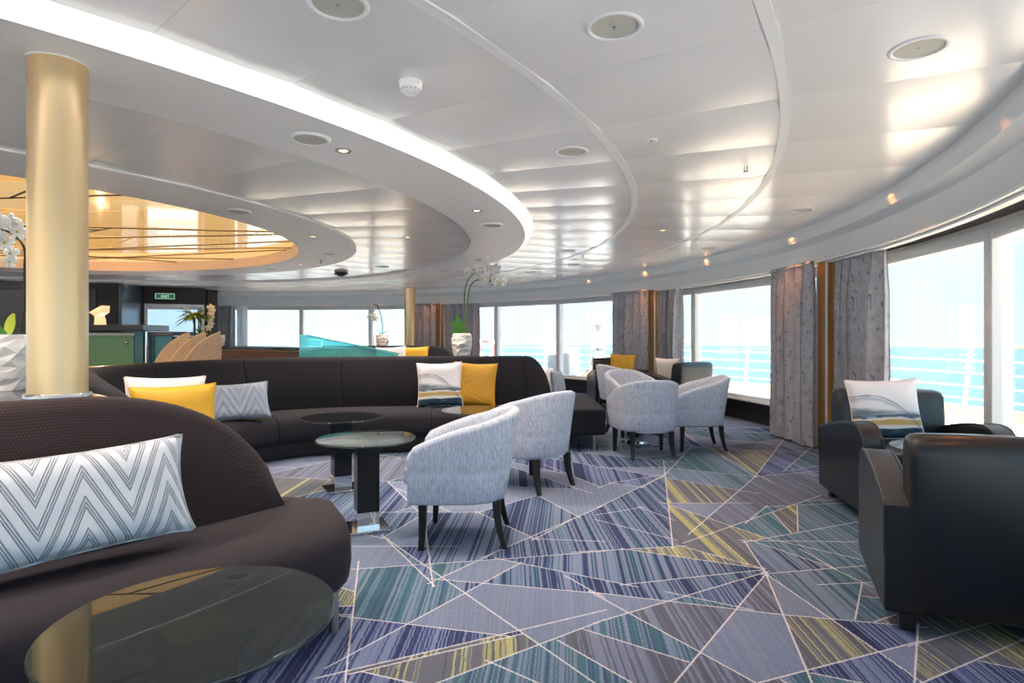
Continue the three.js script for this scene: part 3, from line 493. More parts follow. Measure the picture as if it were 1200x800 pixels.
/* ------------------------------------------------ leather armchairs */
function clubChair() {
  const g = {}, W = 0.92, th = 0.13;
  const arm = new THREE.Shape(); // side view: u forward, y up
  arm.moveTo(-0.38, 0.09); arm.lineTo(0.36, 0.09); arm.quadraticCurveTo(0.40, 0.09, 0.40, 0.14); arm.lineTo(0.41, 0.44); arm.bezierCurveTo(0.41, 0.60, 0.33, 0.645, 0.20, 0.64); arm.bezierCurveTo(0.02, 0.63, -0.22, 0.565, -0.40, 0.52); arm.lineTo(-0.40, 0.12); arm.quadraticCurveTo(-0.40, 0.09, -0.38, 0.09);
  const a = extr(arm, th - 0.03, 0.015, 3).translate(0, 0, -(th - 0.03) / 2).rotateY(-Math.PI / 2); // u -> +z, thickness -> x
  g.arms = [a.clone().translate(-(W - th) / 2, 0, 0), a.clone().translate((W - th) / 2, 0, 0)];
  const pp = arm.getSpacedPoints(90).filter((p) => p.y > 0.3).map((p) => [p.x, p.y]);
  const pipe = (x) => tube(pp.map(([u, y]) => V(x, y + 0.014 * (u > 0.4 ? 0 : 1), u + (u > 0.38 ? 0.012 : 0))), 0.006, 70, 6);
  g.pipes = [-1, 1].map((s) => [pipe(s * (W / 2 - 0.004)), pipe(s * (W / 2 - th + 0.004))]);
  const rows = []; // back: thick, leaning, rounded over the top
  const prof = [[-0.30, 0.12], [-0.345, 0.10], [-0.41, 0.1], [-0.425, 0.14], [-0.43, 0.4], [-0.445, 0.74], [-0.44, 0.795], [-0.41, 0.825], [-0.37, 0.832], [-0.30, 0.825], [-0.265, 0.80], [-0.25, 0.74], [-0.215, 0.5], [-0.2, 0.4], [-0.2, 0.2]];
  const hw = (W - 2 * th) / 2 + 0.035, xs = [-1, -0.985, -0.95, -0.88, -0.5, 0, 0.5, 0.88, 0.95, 0.985, 1];
  for (const s of xs) { const q = Math.abs(s), k = q > 0.88 ? Math.sqrt(Math.max(0, 1 - ((q - 0.88) / 0.12) ** 2)) : 1, bow = 0.012 * (1 - s * s); rows.push(prof.map(([z, y]) => { const cy = 0.45, cz = -0.33, f = 0.93 + 0.07 * k, fz = 0.7 + 0.3 * k; return V(s * hw * (y > 0.5 ? 1 + 0.05 * (y - 0.5) : 1), cy + (y - cy) * f + (y > 0.7 ? bow : 0), cz + (z - cz) * fz); })); }
  g.back = loft(rows, { crease: 0.8 });
  g.inner = box(W - 2 * th - 0.02, 0.24, 0.58, 0, 0.22, 0.09, 0.02);
  g.seat = box(W - 2 * th - 0.015, 0.15, 0.62, 0, 0.40, 0.10, 0.055);
  g.legs = [[-0.36, 0.33], [0.36, 0.33], [-0.37, -0.35], [0.37, -0.35]].map(([x, z]) => { const q = (w, y) => [V(x - w, y, z - w), V(x + w, y, z - w), V(x + w, y, z + w), V(x - w, y, z + w)]; return loft([q(0.035, 0.1), q(0.027, 0)]); });
  return g;
}
const CLUB = clubChair();
function placeClub(X, d, fx, fd, label) {
  const t = thing('leather_armchair', label, 'armchair', V(X, 0, -d), Math.atan2(fx, -fd), 'dark leather armchairs');
  CLUB.arms.forEach((a, k) => { const p = part(t, 'armrest', a, leather); for (const q of CLUB.pipes[k]) part(p, 'piping', q, leather); });
  part(t, 'backrest', CLUB.back, leather); part(t, 'front_panel', CLUB.inner, leather); part(t, 'seat_cushion', CLUB.seat, leather);
  for (const l of CLUB.legs) part(t, 'leg', l, blackWood);
  return t;
}
placeClub(2.16, 2.72, 0.40, 0.92, 'glossy black leather armchair with its tall plain back outward');
placeClub(2.80, 4.22, -0.16, -1, 'black leather armchair holding a sea-painted cushion under the big window');
placeClub(1.82, 10.35, 0.05, -1, 'black leather armchair holding a small plain yellow cushion beside the curtain');
placeClub(2.55, 9.35, -0.55, 0.85, 'black leather armchair showing its plain back beside the far window sill');
placeClub(-1.15, 12.3, 0.4, -1, 'dark leather armchair beyond the long sofa by the tall orchid');

/* ------------------------------------------------ round tables */
const smoked = MP({ color: 0xb6c8c4, roughness: 0.0, transmission: 1, thickness: 0, ior: 1.6 });
function roundTable(X, d, turn, label, h = 0.585, s = 1) {
  const t = thing('round_table', label, 'table', V(X, 0, -d), turn, 'round glass cocktail tables');
  part(t, 'glass_top', lathe([[0, h - 0.012], [0.31, h - 0.012], [0.316, h - 0.009], [0.316, h - 0.003], [0.312, h], [0, h]].map(([q, y]) => [q * s, y]), 72), smoked);
  part(t, 'pedestal', box(0.14 * s, h - 0.137, 0.14 * s, 0, (h + 0.105) / 2, 0, 0.003), blackLacquer);
  part(t, 'chrome_plinth', box(0.138 * s, 0.1, 0.138 * s, 0, 0.07, 0), chrome);
  part(t, 'base_plate', box(0.26 * s, 0.018, 0.26 * s, 0, 0.011, 0, 0.004), chrome);
}
roundTable(-0.94, 3.86, 0.42, 'round mirror-glass table beside the tub chair, standing nearest the sofa end');
roundTable(-1.38, 4.83, 0.5, 'round glass table with teal rim close to the long sofa seat');
roundTable(-0.31, 5.3, 0.4, 'round glass table in front of the mustard cushion');
roundTable(-0.55, 1.04, 0.78, 'round smoked glass table in front of the curved sofa', 0.76, 0.735);
roundTable(1.41, 6.84, 0.3, 'round table with chrome base in the middle of the tub chairs');
roundTable(2.58, 3.5, 0.2, 'round glass table between the two facing leather armchairs');

/* ------------------------------------------------ sofas */
function path2(pts, n) { // smooth plan path -> frames {p, n} with n pointing to the sitter
  const c = new THREE.CatmullRomCurve3(pts.map(([x, d]) => V(x, 0, -d)), false, 'centripetal'), out = [];
  for (let i = 0; i <= n; i++) { const u = i / n, p = c.getPointAt(u), t = c.getTangentAt(u); out.push({ p, n: V(t.z, 0, -t.x), u: u * c.getLength() }); }
  out.len = c.getLength(); return out;
}
function run(fr, prof, i0, i1, puff = 0.012) { // sweep a profile [offset to the sitter, height] along frames i0..i1, its ends drawn in a little
  const rows = [], add = (f, k) => { const pr = prof(f), c = pr.reduce((s, q) => [s[0] + q[0] / pr.length, s[1] + q[1] / pr.length], [0, 0]); rows.push(pr.map(([o, y]) => { const L = Math.hypot(o - c[0], y - c[1]) || 1, s = Math.max(0, 1 - k / L); const oo = c[0] + (o - c[0]) * s, yy = c[1] + (y - c[1]) * s; return V(f.p.x + f.n.x * oo, yy, f.p.z + f.n.z * oo); })); };
  const lerpF = (a, b, t) => ({ p: a.p.clone().lerp(b.p, t), n: a.n.clone().lerp(b.n, t).normalize(), u: mix(a.u, b.u, t) });
  const e = (d) => Math.min(0.9, d / (fr[i0 + 1].u - fr[i0].u));
  add(lerpF(fr[i0], fr[i0 + 1], e(0.001)), puff); add(lerpF(fr[i0], fr[i0 + 1], e(0.006)), puff * 0.4); add(lerpF(fr[i0], fr[i0 + 1], e(0.016)), 0);
  for (let i = i0 + 1; i < i1; i++) add(fr[i], 0);
  add(lerpF(fr[i1], fr[i1 - 1], e(0.016)), 0); add(lerpF(fr[i1], fr[i1 - 1], e(0.006)), puff * 0.4); add(lerpF(fr[i1], fr[i1 - 1], e(0.001)), puff);
  return loft(rows, { crease: 0.9 });
}
const seatProf = (dep, y0 = 0.165, y1 = 0.45) => () => [[-0.05, y0], [-0.05, y1 - 0.03], [0.0, y1 - 0.005], [dep * 0.3, y1 + 0.008], [dep * 0.7, y1 + 0.006], [dep - 0.07, y1 - 0.012], [dep - 0.025, y1 - 0.04], [dep, y1 - 0.085], [dep + 0.005, y0 + 0.1], [dep - 0.01, y0 + 0.03], [dep - 0.05, y0]];
const backProf = (topF, th = 0.13, leanB = 0.10) => (f) => { const T = topF(f.u), l = (y) => -leanB * (y - 0.42) / 0.58, m = Math.max(0.02, T - 0.42), r = Math.min(0.05, m / 2); return [[-th - 0.03, 0.36], [-th - 0.03, mix(0.36, T - r, 0.5)], [-th + l(T), T - r], [-th + l(T) + r * 0.35, T - 0.012], [-th + l(T) + r, T], [l(T) - r, T], [l(T) - r * 0.3, T - 0.014], [l(T), T - r], [l(mix(0.42, T, 0.5)) + 0.018, mix(0.42, T, 0.5)], [0.012, 0.44], [0.0, 0.36]]; };
{ // the curved sofa, an arc about the room's centre, sitters facing outwards
  const s = thing('curved_sofa', 'curved brown upholstered sofa with a rounded low end, in front of the champagne column', 'sofa');
  const RB0 = 6.55, t0 = -35.2, t1 = -66, n = 66, fr = [];
  for (let i = 0; i <= n; i++) { const a = mix(t0, t1, i / n); fr.push({ p: P(RB0, a), n: V(Math.cos(a * RAD), 0, -Math.sin(a * RAD)), u: (t0 - a) * RAD * RB0 }); }
  const top = (u) => { const q = clamp((u - 0.06) / 0.85); return 0.455 + 0.555 * Math.pow(1 - Math.pow(1 - q, 2.3), 1 / 1.9); };
  part(s, 'backrest', run(fr, backProf(top, 0.10, 0.09), 0, n), sofaBack);
  const dep = (f) => 0.53 * Math.sqrt(1 - (1 - clamp((f.u + 0.12) / 0.35)) ** 2.2);
  const sp = (f) => seatProf(dep(f), 0.165)().map(([o, y]) => [o < 0 ? -0.2 : o, y]);
  const fr2 = []; for (let i = 0; i <= n; i++) { const a = mix(t0 + 0.9, t1, i / n); fr2.push({ p: P(RB0, a), n: V(Math.cos(a * RAD), 0, -Math.sin(a * RAD)), u: (t0 - a) * RAD * RB0 }); }
  for (const [i0, i1] of [[0, 25], [25, 45], [45, 66]]) part(s, 'seat_cushion', run(fr2, sp, i0, i1, 0.008), sofaSeat);
  part(s, 'plinth', ringBox(6.36, 6.72, 0, 0.17, -36.6, -66, 30), blackLacquer);
  for (const a of [-36.2, -45, -54]) part(s, 'foot', cyl(0.02, 0.02, 0.17, 16).translate(P(7.0, a).x, 0, P(7.0, a).z), steel);
  const l = struct('wall_ledge'); l.userData.label = 'dark stone ledge behind the curved sofa';
  part(l, 'ledge_core', ringBox(5.35, 6.33, 0, 0.95, -41.5, -68, 40), darkWall); part(l, 'ledge_top', ringBox(5.3, 6.34, 0.95, 0.985, -41.2, -68, 40), M({ color: 0x2a2830, roughness: 0.12 }));
}
const LONG = path2([[-2.42, 4.12], [-2.72, 4.2], [-2.95, 4.42], [-3.04, 4.85], [-3.02, 5.35], [-2.86, 5.85], [-2.5, 6.32], [-1.95, 6.62], [-1.25, 6.75], [-0.3, 6.85], [0.2, 6.92], [0.48, 7.02]].reverse(), 120);
{ // the long sofa
  const s = thing('long_sofa', 'long dark aubergine banquette sofa bending round, with sea-painted and mustard cushions on it', 'sofa');
  const L = LONG.len, N = 120, top = (u) => { const a = clamp(u / 0.32), b = clamp((L - u) / 0.75); return 0.45 + 0.55 * Math.pow(1 - Math.pow(1 - a, 2.6), 1 / 2.2) * Math.pow(1 - Math.pow(1 - b, 2.4), 1 / 2.2); };
  const fi = (u) => Math.round(u / L * N), cuts = [0, 0.34, 1.42, 2.42, 3.4, 4.35, L].map(fi);
  for (let k = 0; k < cuts.length - 1; k++) part(s, 'back_cushion', run(LONG, backProf(top), cuts[k], cuts[k + 1], 0.014), sofaDark);
  const sp = seatProf(0.54);
  for (let k = 0; k < cuts.length - 1; k++) if (k) part(s, 'seat_cushion', run(LONG, (f) => seatProf(0.54 * Math.sqrt(1 - (1 - clamp((L - f.u) / 0.35)) ** 2.2) + 0.01)(), cuts[k], cuts[k + 1], 0.01), sofaDark);
  const e = new THREE.Shape(); // seat wrapping round the end of the back
  const E0 = [[-0.02, 6.38], [0.6, 6.42], [0.98, 6.46], [1.0, 6.9], [1.0, 7.4], [0.98, 7.92], [0.5, 7.9], [-0.1, 7.85]]; e.moveTo(...E0[0]); E0.slice(1).forEach(([x, d]) => e.lineTo(x, d));
  part(s, 'end_seat', extr(e, 0.225, 0.03, 4).rotateX(-Math.PI / 2).translate(0, 0.195, 0), sofaDark);
  part(s, 'plinth', run(LONG, () => [[-0.1, 0.01], [-0.1, 0.17], [0.4, 0.17], [0.4, 0.01]], 6, 112, 0), blackLacquer);
  for (const [x, d] of [[0.9, 6.52], [0.9, 7.8], [0.2, 7.8]]) part(s, 'foot', cyl(0.018, 0.018, 0.17, 14, x, 0, -d), steel);
  const l = struct('wall_planter_ledge'); l.userData.label = 'dark ledge running along the rear of the long sofa';
  part(l, 'ledge_core', run(LONG, () => [[-0.62, 0], [-0.62, 0.95], [-0.29, 0.95], [-0.29, 0]], 12, 108, 0), darkWall);
  part(l, 'ledge_top', run(LONG, () => [[-0.64, 0.95], [-0.64, 0.975], [-0.275, 0.975], [-0.275, 0.95]], 12, 108, 0), M({ color: 0x2a2426, roughness: 0.25 }));
}
{ // another sofa further off, only its back and cushions show over the ledge
  const s = thing('far_sofa', 'dark sofa seen over the ledge beyond, white and yellow cushions on it', 'sofa');
  const fr = path2([[-0.95, 10.3], [-1.6, 10.35], [-2.3, 10.3], [-3.2, 10.0]], 40), L = fr.len;
  const top = (u) => 0.5 + 0.56 * Math.pow(1 - Math.pow(1 - clamp(u / 0.5), 2.4), 1 / 2.2);
  part(s, 'backrest', run(fr, backProf(top), 0, 40), sofaDark); part(s, 'seat_cushion', run(fr, seatProf(0.54), 0, 40), sofaDark); part(s, 'plinth', run(fr, () => [[-0.1, 0], [-0.1, 0.17], [0.4, 0.17], [0.4, 0]], 2, 38, 0), blackLacquer);
}

/* ------------------------------------------------ cushions */
function pillowGeo(w, h, t, sd = 1, n = 26) {
  const side = (sg) => { const pos = [], uv = [], idx = [];
    for (let j = 0; j <= n; j++) for (let i = 0; i <= n; i++) { const u = -1 + 2 * i / n, v = -1 + 2 * j / n, au = u * u, av = v * v;
      const x = w / 2 * u * (1 - 0.075 * (1 - av) * au * au), y = h / 2 * v * (1 - 0.085 * (1 - au) * av * av), b = Math.pow(Math.max(0, (1 - au * au) * (1 - av * av)), 0.55);
      const wr = 0.006 * (vnoise(u * 3 + sd * 7, v * 3 + 5) - 0.5) * b + 0.004 * Math.sin(6 * u * v + sd) * (1 - b) * b * 4;
      pos.push(x, y, sg * (t / 2 * b + wr)); uv.push((sg * u + 1) / 2, (v + 1) / 2); }
    for (let j = 0; j < n; j++) for (let i = 0; i < n; i++) { const a = j * (n + 1) + i, b = a + n + 1; sg > 0 ? idx.push(a, a + 1, b, b, a + 1, b + 1) : idx.push(a, b, a + 1, b, b + 1, a + 1); }
    const g = new THREE.BufferGeometry(); g.setAttribute('position', new THREE.Float32BufferAttribute(pos, 3)); g.setAttribute('uv', new THREE.Float32BufferAttribute(uv, 2)); g.setIndex(idx); g.computeVertexNormals(); return g; };
  return merge(side(1), side(-1));
}
function pillowPipe(w, h) { const pts = []; for (let k = 0; k < 64; k++) { const q = k / 16, e = Math.floor(q), f = q - e, c = [[-1, -1], [1, -1], [1, 1], [-1, 1]], a = c[e % 4], b = c[(e + 1) % 4], u = mix(a[0], b[0], f), v = mix(a[1], b[1], f), au = u * u, av = v * v; pts.push(V(w / 2 * u * (1 - 0.075 * (1 - av) * au * au), h / 2 * v * (1 - 0.085 * (1 - au) * av * av), 0)); } return new THREE.TubeGeometry(new THREE.CatmullRomCurve3(pts, true), 128, 0.005, 5, true); }
function pillow(w, h, t, mat, label, pos, turn, lean, roll = 0, pipeMat = mat, sd = 1) {
  const o = thing('cushion', label, 'cushion', pos, 0); o.rotation.set(0, 0, 0); o.rotation.order = 'YXZ'; o.rotation.y = turn; o.rotation.x = -lean; o.rotation.z = roll;
  part(o, 'cover', pillowGeo(w, h, t, sd), mat); part(o, 'piping', pillowPipe(w, h), pipeMat); return o;
}
function chevron(cols, n) { // zigzag pleats: groups of fine grooves between plain bands
  return (i, j, W, H) => { const u = i / W * cols, k = Math.floor(u), f = u - k, dir = k % 2 ? 1 : -1, y = j / H + dir * (f - 0.5) * 0.8, s = ((y * n) % 1 + 1) % 1; let d = 1; for (const c of [0.08, 0.24, 0.42]) d = Math.min(d, Math.abs(s - c) / 0.05); return clamp(d); };
}
const chevA = chevron(5.6, 3.4), chevMat = (c0, c1, f, W, H) => M({ roughness: 0.75, map: tex(W, H, (i, j) => { const q = f(i, j, W, H), k = 0.97 + 0.05 * hash(i, j); return [0, 1, 2].map((a) => mix(c0[a], c1[a], q) * k); }), bumpMap: tex(W, H, (i, j) => 255 * f(i, j, W, H), false), bumpScale: 0.006 });
const silver = chevMat([160, 168, 184], [222, 222, 227], chevA, 1024, 512);
const chevB = chevron(4, 3), blueGrey = chevMat([206, 212, 220], [158, 170, 188], chevB, 512, 256);
const seaPrint = M({ roughness: 0.85, map: tex(512, 512, (i, j) => { // abstract painted shore: dark blue foot, ochre band, slate washes, a thin rising line, white above
  const u = i / 512, v = j / 512, n = vnoise(u * 6, v * 18) - 0.5, m = vnoise(u * 14 + 5, v * 40) - 0.5, y = v + 0.03 * n + 0.012 * m;
  let c = [236, 230, 230]; const put = (k, d) => { c = c.map((q, a) => mix(q, d[a], clamp(k))); }; const bump = (a, b, s) => clamp((y - a) / s) * clamp((b - y) / s);
  put(bump(0.35 + 0.02 * n, 0.50 + 0.12 * (0.5 - u), 0.05) * (0.55 + n), [98, 116, 128]); put(bump(0.34, 0.42, 0.03) * (0.8 + m), [66, 86, 100]);
  put(bump(0.21, 0.34, 0.03) * 0.95, [190, 158, 92]); put(bump(0.18, 0.23, 0.02) * 0.8, [206, 212, 216]); put(clamp((0.195 + 0.02 * n - v) / 0.025), [44 + 50 * m, 70 + 50 * m, 88 + 40 * m]);
  const cv = 0.80 - 0.62 * u + 0.16 * Math.sin(u * 4.2 - 0.6) , w = 0.006 + 0.016 * vnoise(u * 9, 3); put(clamp(1.3 - Math.abs(v + 0.02 * n - cv) / w) * 0.5, [80, 88, 102]); put(clamp(1.2 - Math.abs(v - cv + 0.05 + 0.03 * n) / 0.03) * 0.4, [120, 132, 144]);
  return c; }) });
const leafBump = tex(512, 512, (i, j) => { const u = i / 512, v = j / 512; let d = 1; for (const [x, y, a] of [[0.3, 0.9, -1.0], [0.75, 0.55, 0.9], [0.2, 0.4, 0.6], [0.6, 0.2, -0.5], [0.5, 0.7, 0.35], [0.85, 0.85, -0.4]]) { const X = (u - x) * Math.cos(a) + (v - y) * Math.sin(a), Y = -(u - x) * Math.sin(a) + (v - y) * Math.cos(a) + 0.25 * X * X; if (Math.abs(X) < 0.3) d = Math.min(d, Math.abs(Y) / 0.018); } return 90 + 165 * clamp(d); }, false);
const mustardLeaf = MP({ color: 0xc9921c, roughness: 0.55, sheen: 0.4, sheenColor: new THREE.Color(0xffd060), bumpMap: leafBump, bumpScale: 0.006 });
const mustardPlain = MP({ color: 0xd8a526, roughness: 0.6, sheen: 0.4, sheenColor: new THREE.Color(0xffe080) });
const arcTurn = (a) => Math.atan2(Math.cos(a * RAD), -Math.sin(a * RAD));        // faces outwards at this bearing
pillow(0.74, 0.36, 0.15, silver, 'long silvery cushion with zigzag pleats on the curved sofa', P(6.73, -43.3, 0.675), arcTurn(-43.3), 0.30, 0.03, silver, 2);
pillow(0.5, 0.5, 0.15, seaPrint, 'square white cushion painted with a dark blue and ochre shore, on the long sofa', V(-0.80, 0.695, -6.62), 0.1, 0.2, 0.03, pillowWhite, 3);
pillow(0.49, 0.5, 0.14, mustardLeaf, 'square mustard velvet cushion with leaf relief leaning on the painted cushion', V(-0.42, 0.69, -6.70), -0.02, 0.2, -0.05, mustardLeaf, 4);
pillow(0.58, 0.4, 0.15, mustardPlain, 'oblong plain mustard cushion at the bend end of the long sofa', V(-2.58, 0.665, -4.56), 0.5, 0.2, 0.02, mustardPlain, 5);
pillow(0.56, 0.44, 0.13, pillowWhite, 'oblong white cushion tucked behind the mustard one', V(-2.74, 0.70, -4.72), 0.5, 0.2, -0.02, pillowWhite, 6);
pillow(0.56, 0.35, 0.13, blueGrey, 'oblong blue grey cushion with zigzag pattern on the long sofa', V(-2.56, 0.625, -5.58), 0.62, 0.3, 0.03, blueGrey, 7);
pillow(0.5, 0.46, 0.14, seaPrint, 'square shore-painted cushion in the leather armchair by the window', V(2.78, 0.69, -4.46), 0.16 * -1, 0.22, 0.05, pillowWhite, 8);
pillow(0.44, 0.42, 0.13, mustardPlain, 'small yellow cushion in the leather armchair beside the curtain', V(1.93, 0.70, -10.45), -0.2, 0.2, -0.05, mustardPlain, 9);
pillow(0.42, 0.42, 0.13, pillowWhite, 'white cushion leaning in the armchair beside the far window sill', V(2.45, 0.68, -9.35), 2.4, 0.2, 0, pillowWhite, 10);
pillow(0.5, 0.5, 0.13, pillowWhite, 'white cushion on the far dark sofa', V(-2.02, 0.80, -10.0), 0.1, 0.15, 0.05, pillowWhite, 11);
pillow(0.5, 0.5, 0.13, mustardPlain, 'yellow cushion on the far dark sofa', V(-1.66, 0.80, -10.1), -0.1, 0.15, 0.02, mustardPlain, 12);
pillow(0.36, 0.36, 0.12, blueGrey, 'blue grey cushion behind the rounded sofa end', V(0.58, 0.625, -7.5), 1.2, 0.2, 0, blueGrey, 13);
pillow(0.36, 0.36, 0.12, pillowWhite, 'pale cushion behind the blue grey one at the rounded sofa end', V(0.46, 0.64, -7.7), 0.9, 0.2, 0.05, pillowWhite, 14);

/* ------------------------------------------------ vases and plants */
function vaseGeo(r, h, sd) { const n = 13, m = 9, rows = [], pr = (t) => r * (0.72 + 0.75 * t - 0.6 * t * t * t + 0.02) / 1.09;
  for (let j = 0; j <= m; j++) { const t = j / m, row = []; for (let i = 0; i < n; i++) { const a = (i + (j % 2) * 0.5 + 0.5 * (hash(i + sd, j) - 0.5)) / n * 2 * Math.PI, q = pr(t) * (0.93 + 0.14 * hash(i * 3 + sd, j * 7)); row.push(V(q * Math.cos(a), h * clamp(t + (j && j < m ? 0.05 * (hash(i, j + sd) - 0.5) : 0)), q * Math.sin(a))); } rows.push(row); }
  return loft(rows, { crease: 0.12 }); }
function flowerGeo(s) { const ps = []; for (let k = 0; k < 5; k++) { const wide = k % 5 === 1 || k % 5 === 4 ? 1.35 : 0.9; const p = new THREE.SphereGeometry(s * 0.5, 8, 6).scale(0.62 * wide, 1, 0.14).translate(0, s * 0.52, 0).rotateX(-0.25).rotateZ(k * 2 * Math.PI / 5); ps.push(p); } return merge(ps); }
const lipMat = M({ color: 0xd9c46a, roughness: 0.6 });
function flower(t, p, s, ry, rx) { const f = part(t, 'flower', flowerGeo(s), petalMat); f.position.copy(p); f.rotation.set(rx, ry, 0); part(f, 'lip', new THREE.SphereGeometry(s * 0.16, 8, 6).translate(0, -0.05 * s, s * 0.12), lipMat); }
function strap(base, dir, L, w, rise, droop, n = 10, facing = false) { // broad arching leaf with a folded midrib
  const rows = [], side = facing ? V(rise - droop, -L * dir.x, 0.15 * L).normalize() : V(-dir.z, 0, dir.x).normalize();
  for (let i = 0; i <= n; i++) { const t = i / n, c = base.clone().addScaledVector(dir, L * t).add(V(0, rise * t - droop * t * t, 0)), ww = w * Math.pow(Math.sin(Math.PI * Math.min(0.98, 0.08 + 0.92 * t)), 0.6) * (1 - 0.3 * t) / 2 + 0.001; rows.push([c.clone().addScaledVector(side, -ww).add(V(0, ww * 0.35, 0)), c.clone().add(V(0, 0.002, 0)), c.clone().addScaledVector(side, ww).add(V(0, ww * 0.35, 0)), c.clone().add(V(0, -0.003, 0))]); }
  return loft(rows, { crease: 1 }); }
{ // tall orchid on the ledge behind the long sofa
  const B = at(541, 418, 7.45); B.y = 0.978;
  const v = single('stone_vase', vaseGeo(0.135, 0.29, 3), marble, 'white crumpled stone vase on the ledge of the long sofa', 'vase'); v.position.copy(B);
  part(v, 'soil', cyl(0.085, 0.085, 0.012, 16, 0, 0.283, 0), M({ color: 0x4a3320, roughness: 1 }));
  const o = thing('orchid', 'tall white orchid with two arching stems in the crumpled vase', 'orchid', B.clone().add(V(0, 0.285, 0)));
  const S = 7.45 / FOC, q = (x, y) => V((x - 541) * S, (390 - y) * S + 0.0, 0.02);
  part(o, 'flower_stem', tube([q(543, 390), q(544, 365), q(546, 335), q(552, 323), q(560, 319), q(570, 317), q(582, 319)], 0.008, 40), stemMat);
  part(o, 'flower_stem', tube([q(546, 390), q(548, 360), q(550, 338), q(556, 329), q(562, 327), q(570, 328), q(588, 331)], 0.008, 40), stemMat);
  let k = 0; for (const [x, y, s] of [[548, 318, 0.06], [562, 314, 0.07], [566, 311, 0.08], [571, 312, 0.085], [576, 316, 0.08], [581, 314, 0.075], [565, 325, 0.075], [570, 324, 0.08], [575, 326, 0.085], [583, 329, 0.07], [587, 331, 0.07], [590, 328, 0.06], [560, 322, 0.06]]) { k++; flower(o, q(x, y).add(V(0, 0, 0.03 * (k % 3))), s, (hash(k, 1) - 0.5) * 1.6, (hash(k, 2) - 0.5) * 1.0); }
  for (const [a, L, w, rise, dr] of [[2.7, 0.16, 0.09, 0.2, 0.05], [3.3, 0.14, 0.085, 0.08, 0.1], [2.2, 0.1, 0.075, 0.26, 0.03], [0.5, 0.1, 0.06, 0.1, 0.1]]) part(o, 'leaf', strap(V(0, 0, 0.02), V(Math.cos(a), 0, 0.1), L, w, rise, dr, 10, true), leafGreen);
}
{ // vase and orchid beside the large column
  const B = at(4, 457, 2.85); B.y = 0.986;
  const v = single('stone_vase', vaseGeo(0.125, 0.265, 8), marble, 'large white crumpled stone vase on the ledge beside the large column', 'vase'); v.position.copy(B);
  const o = thing('orchid', 'white orchid rising from the vase beside the large champagne column', 'orchid', B.clone().add(V(0, 0.262, 0)));
  const S = 2.85 / FOC, q = (x, y) => V((x - 4) * S, (392 - y) * S, 0);
  part(o, 'flower_stem', tube([q(24, 392), q(28, 360), q(29, 310), q(29, 292), q(24, 282), q(12, 272), q(-4, 266)], 0.0055, 40), M({ color: 0x3a2c22, roughness: 0.6 }));
  let k = 20; for (const [x, y, s] of [[10, 258, 0.05], [2, 262, 0.055], [26, 272, 0.045], [20, 262, 0.03], [8, 284, 0.045], [4, 277, 0.04], [12, 296, 0.042], [13, 306, 0.036]]) { k++; flower(o, q(x, y).add(V(0, 0, 0.012 * (k % 3))), s, 0.5 + (hash(k, 1) - 0.5) * 1.4, (hash(k, 2) - 0.5) * 1.2); }
  for (const [a, L, w, rise, dr, m] of [[2.9, 0.14, 0.05, 0.12, 0.02, 0], [0.7, 0.06, 0.055, 0.13, 0.02, 1], [3.4, 0.2, 0.04, 0.06, 0.06, 0], [0.3, 0.05, 0.05, 0.10, 0.02, 1]]) part(o, 'leaf', strap(V(0.04, -0.01, 0.03), V(Math.cos(a), 0, 0.2), L, w, rise, dr, 10, true), m ? leafYellow : leafGreen);
}
{ // far orchid by the window
  const B = at(448, 407, 11.6); B.y = 0.99;
  const st = struct('wall_far_plinth'); st.userData.label = 'dark plinth carrying the far orchid vase'; part(st, 'plinth', box(0.7, 0.985, 0.5, B.x, 0.4925, B.z, 0.01), darkWall);
  const v = single('stone_vase', vaseGeo(0.13, 0.27, 5), M({ color: 0xd8cfc2, roughness: 0.6 }), 'small beige stone vase on the plinth before the far window', 'vase'); v.position.copy(B);
  const o = thing('orchid', 'white orchid with one drooping stem before the far window', 'orchid', B.clone().add(V(0, 0.265, 0)));
  const S = 11.6 / FOC, q = (x, y) => V((x - 448) * S, (391 - y) * S, 0);
  part(o, 'flower_stem', tube([q(448, 391), q(448, 378), q(445, 364), q(442, 357), q(438, 356)], 0.01, 30), stemMat);
  let k = 50; for (const [x, y] of [[440, 357], [436, 359], [435, 364], [437, 369], [434, 371], [439, 372]]) { k++; flower(o, q(x, y), 0.075, (hash(k, 1) - 0.5) * 1.5, (hash(k, 2) - 0.5)); }
  for (const [a, L, rise] of [[0.2, 0.16, 0.12], [2.9, 0.14, 0.14], [3.6, 0.12, 0.05]]) part(o, 'leaf', strap(V(0, 0, 0), V(Math.cos(a), 0, 0.1), L, 0.05, rise, 0.05), M({ color: 0x40545c, roughness: 0.5 }));
}
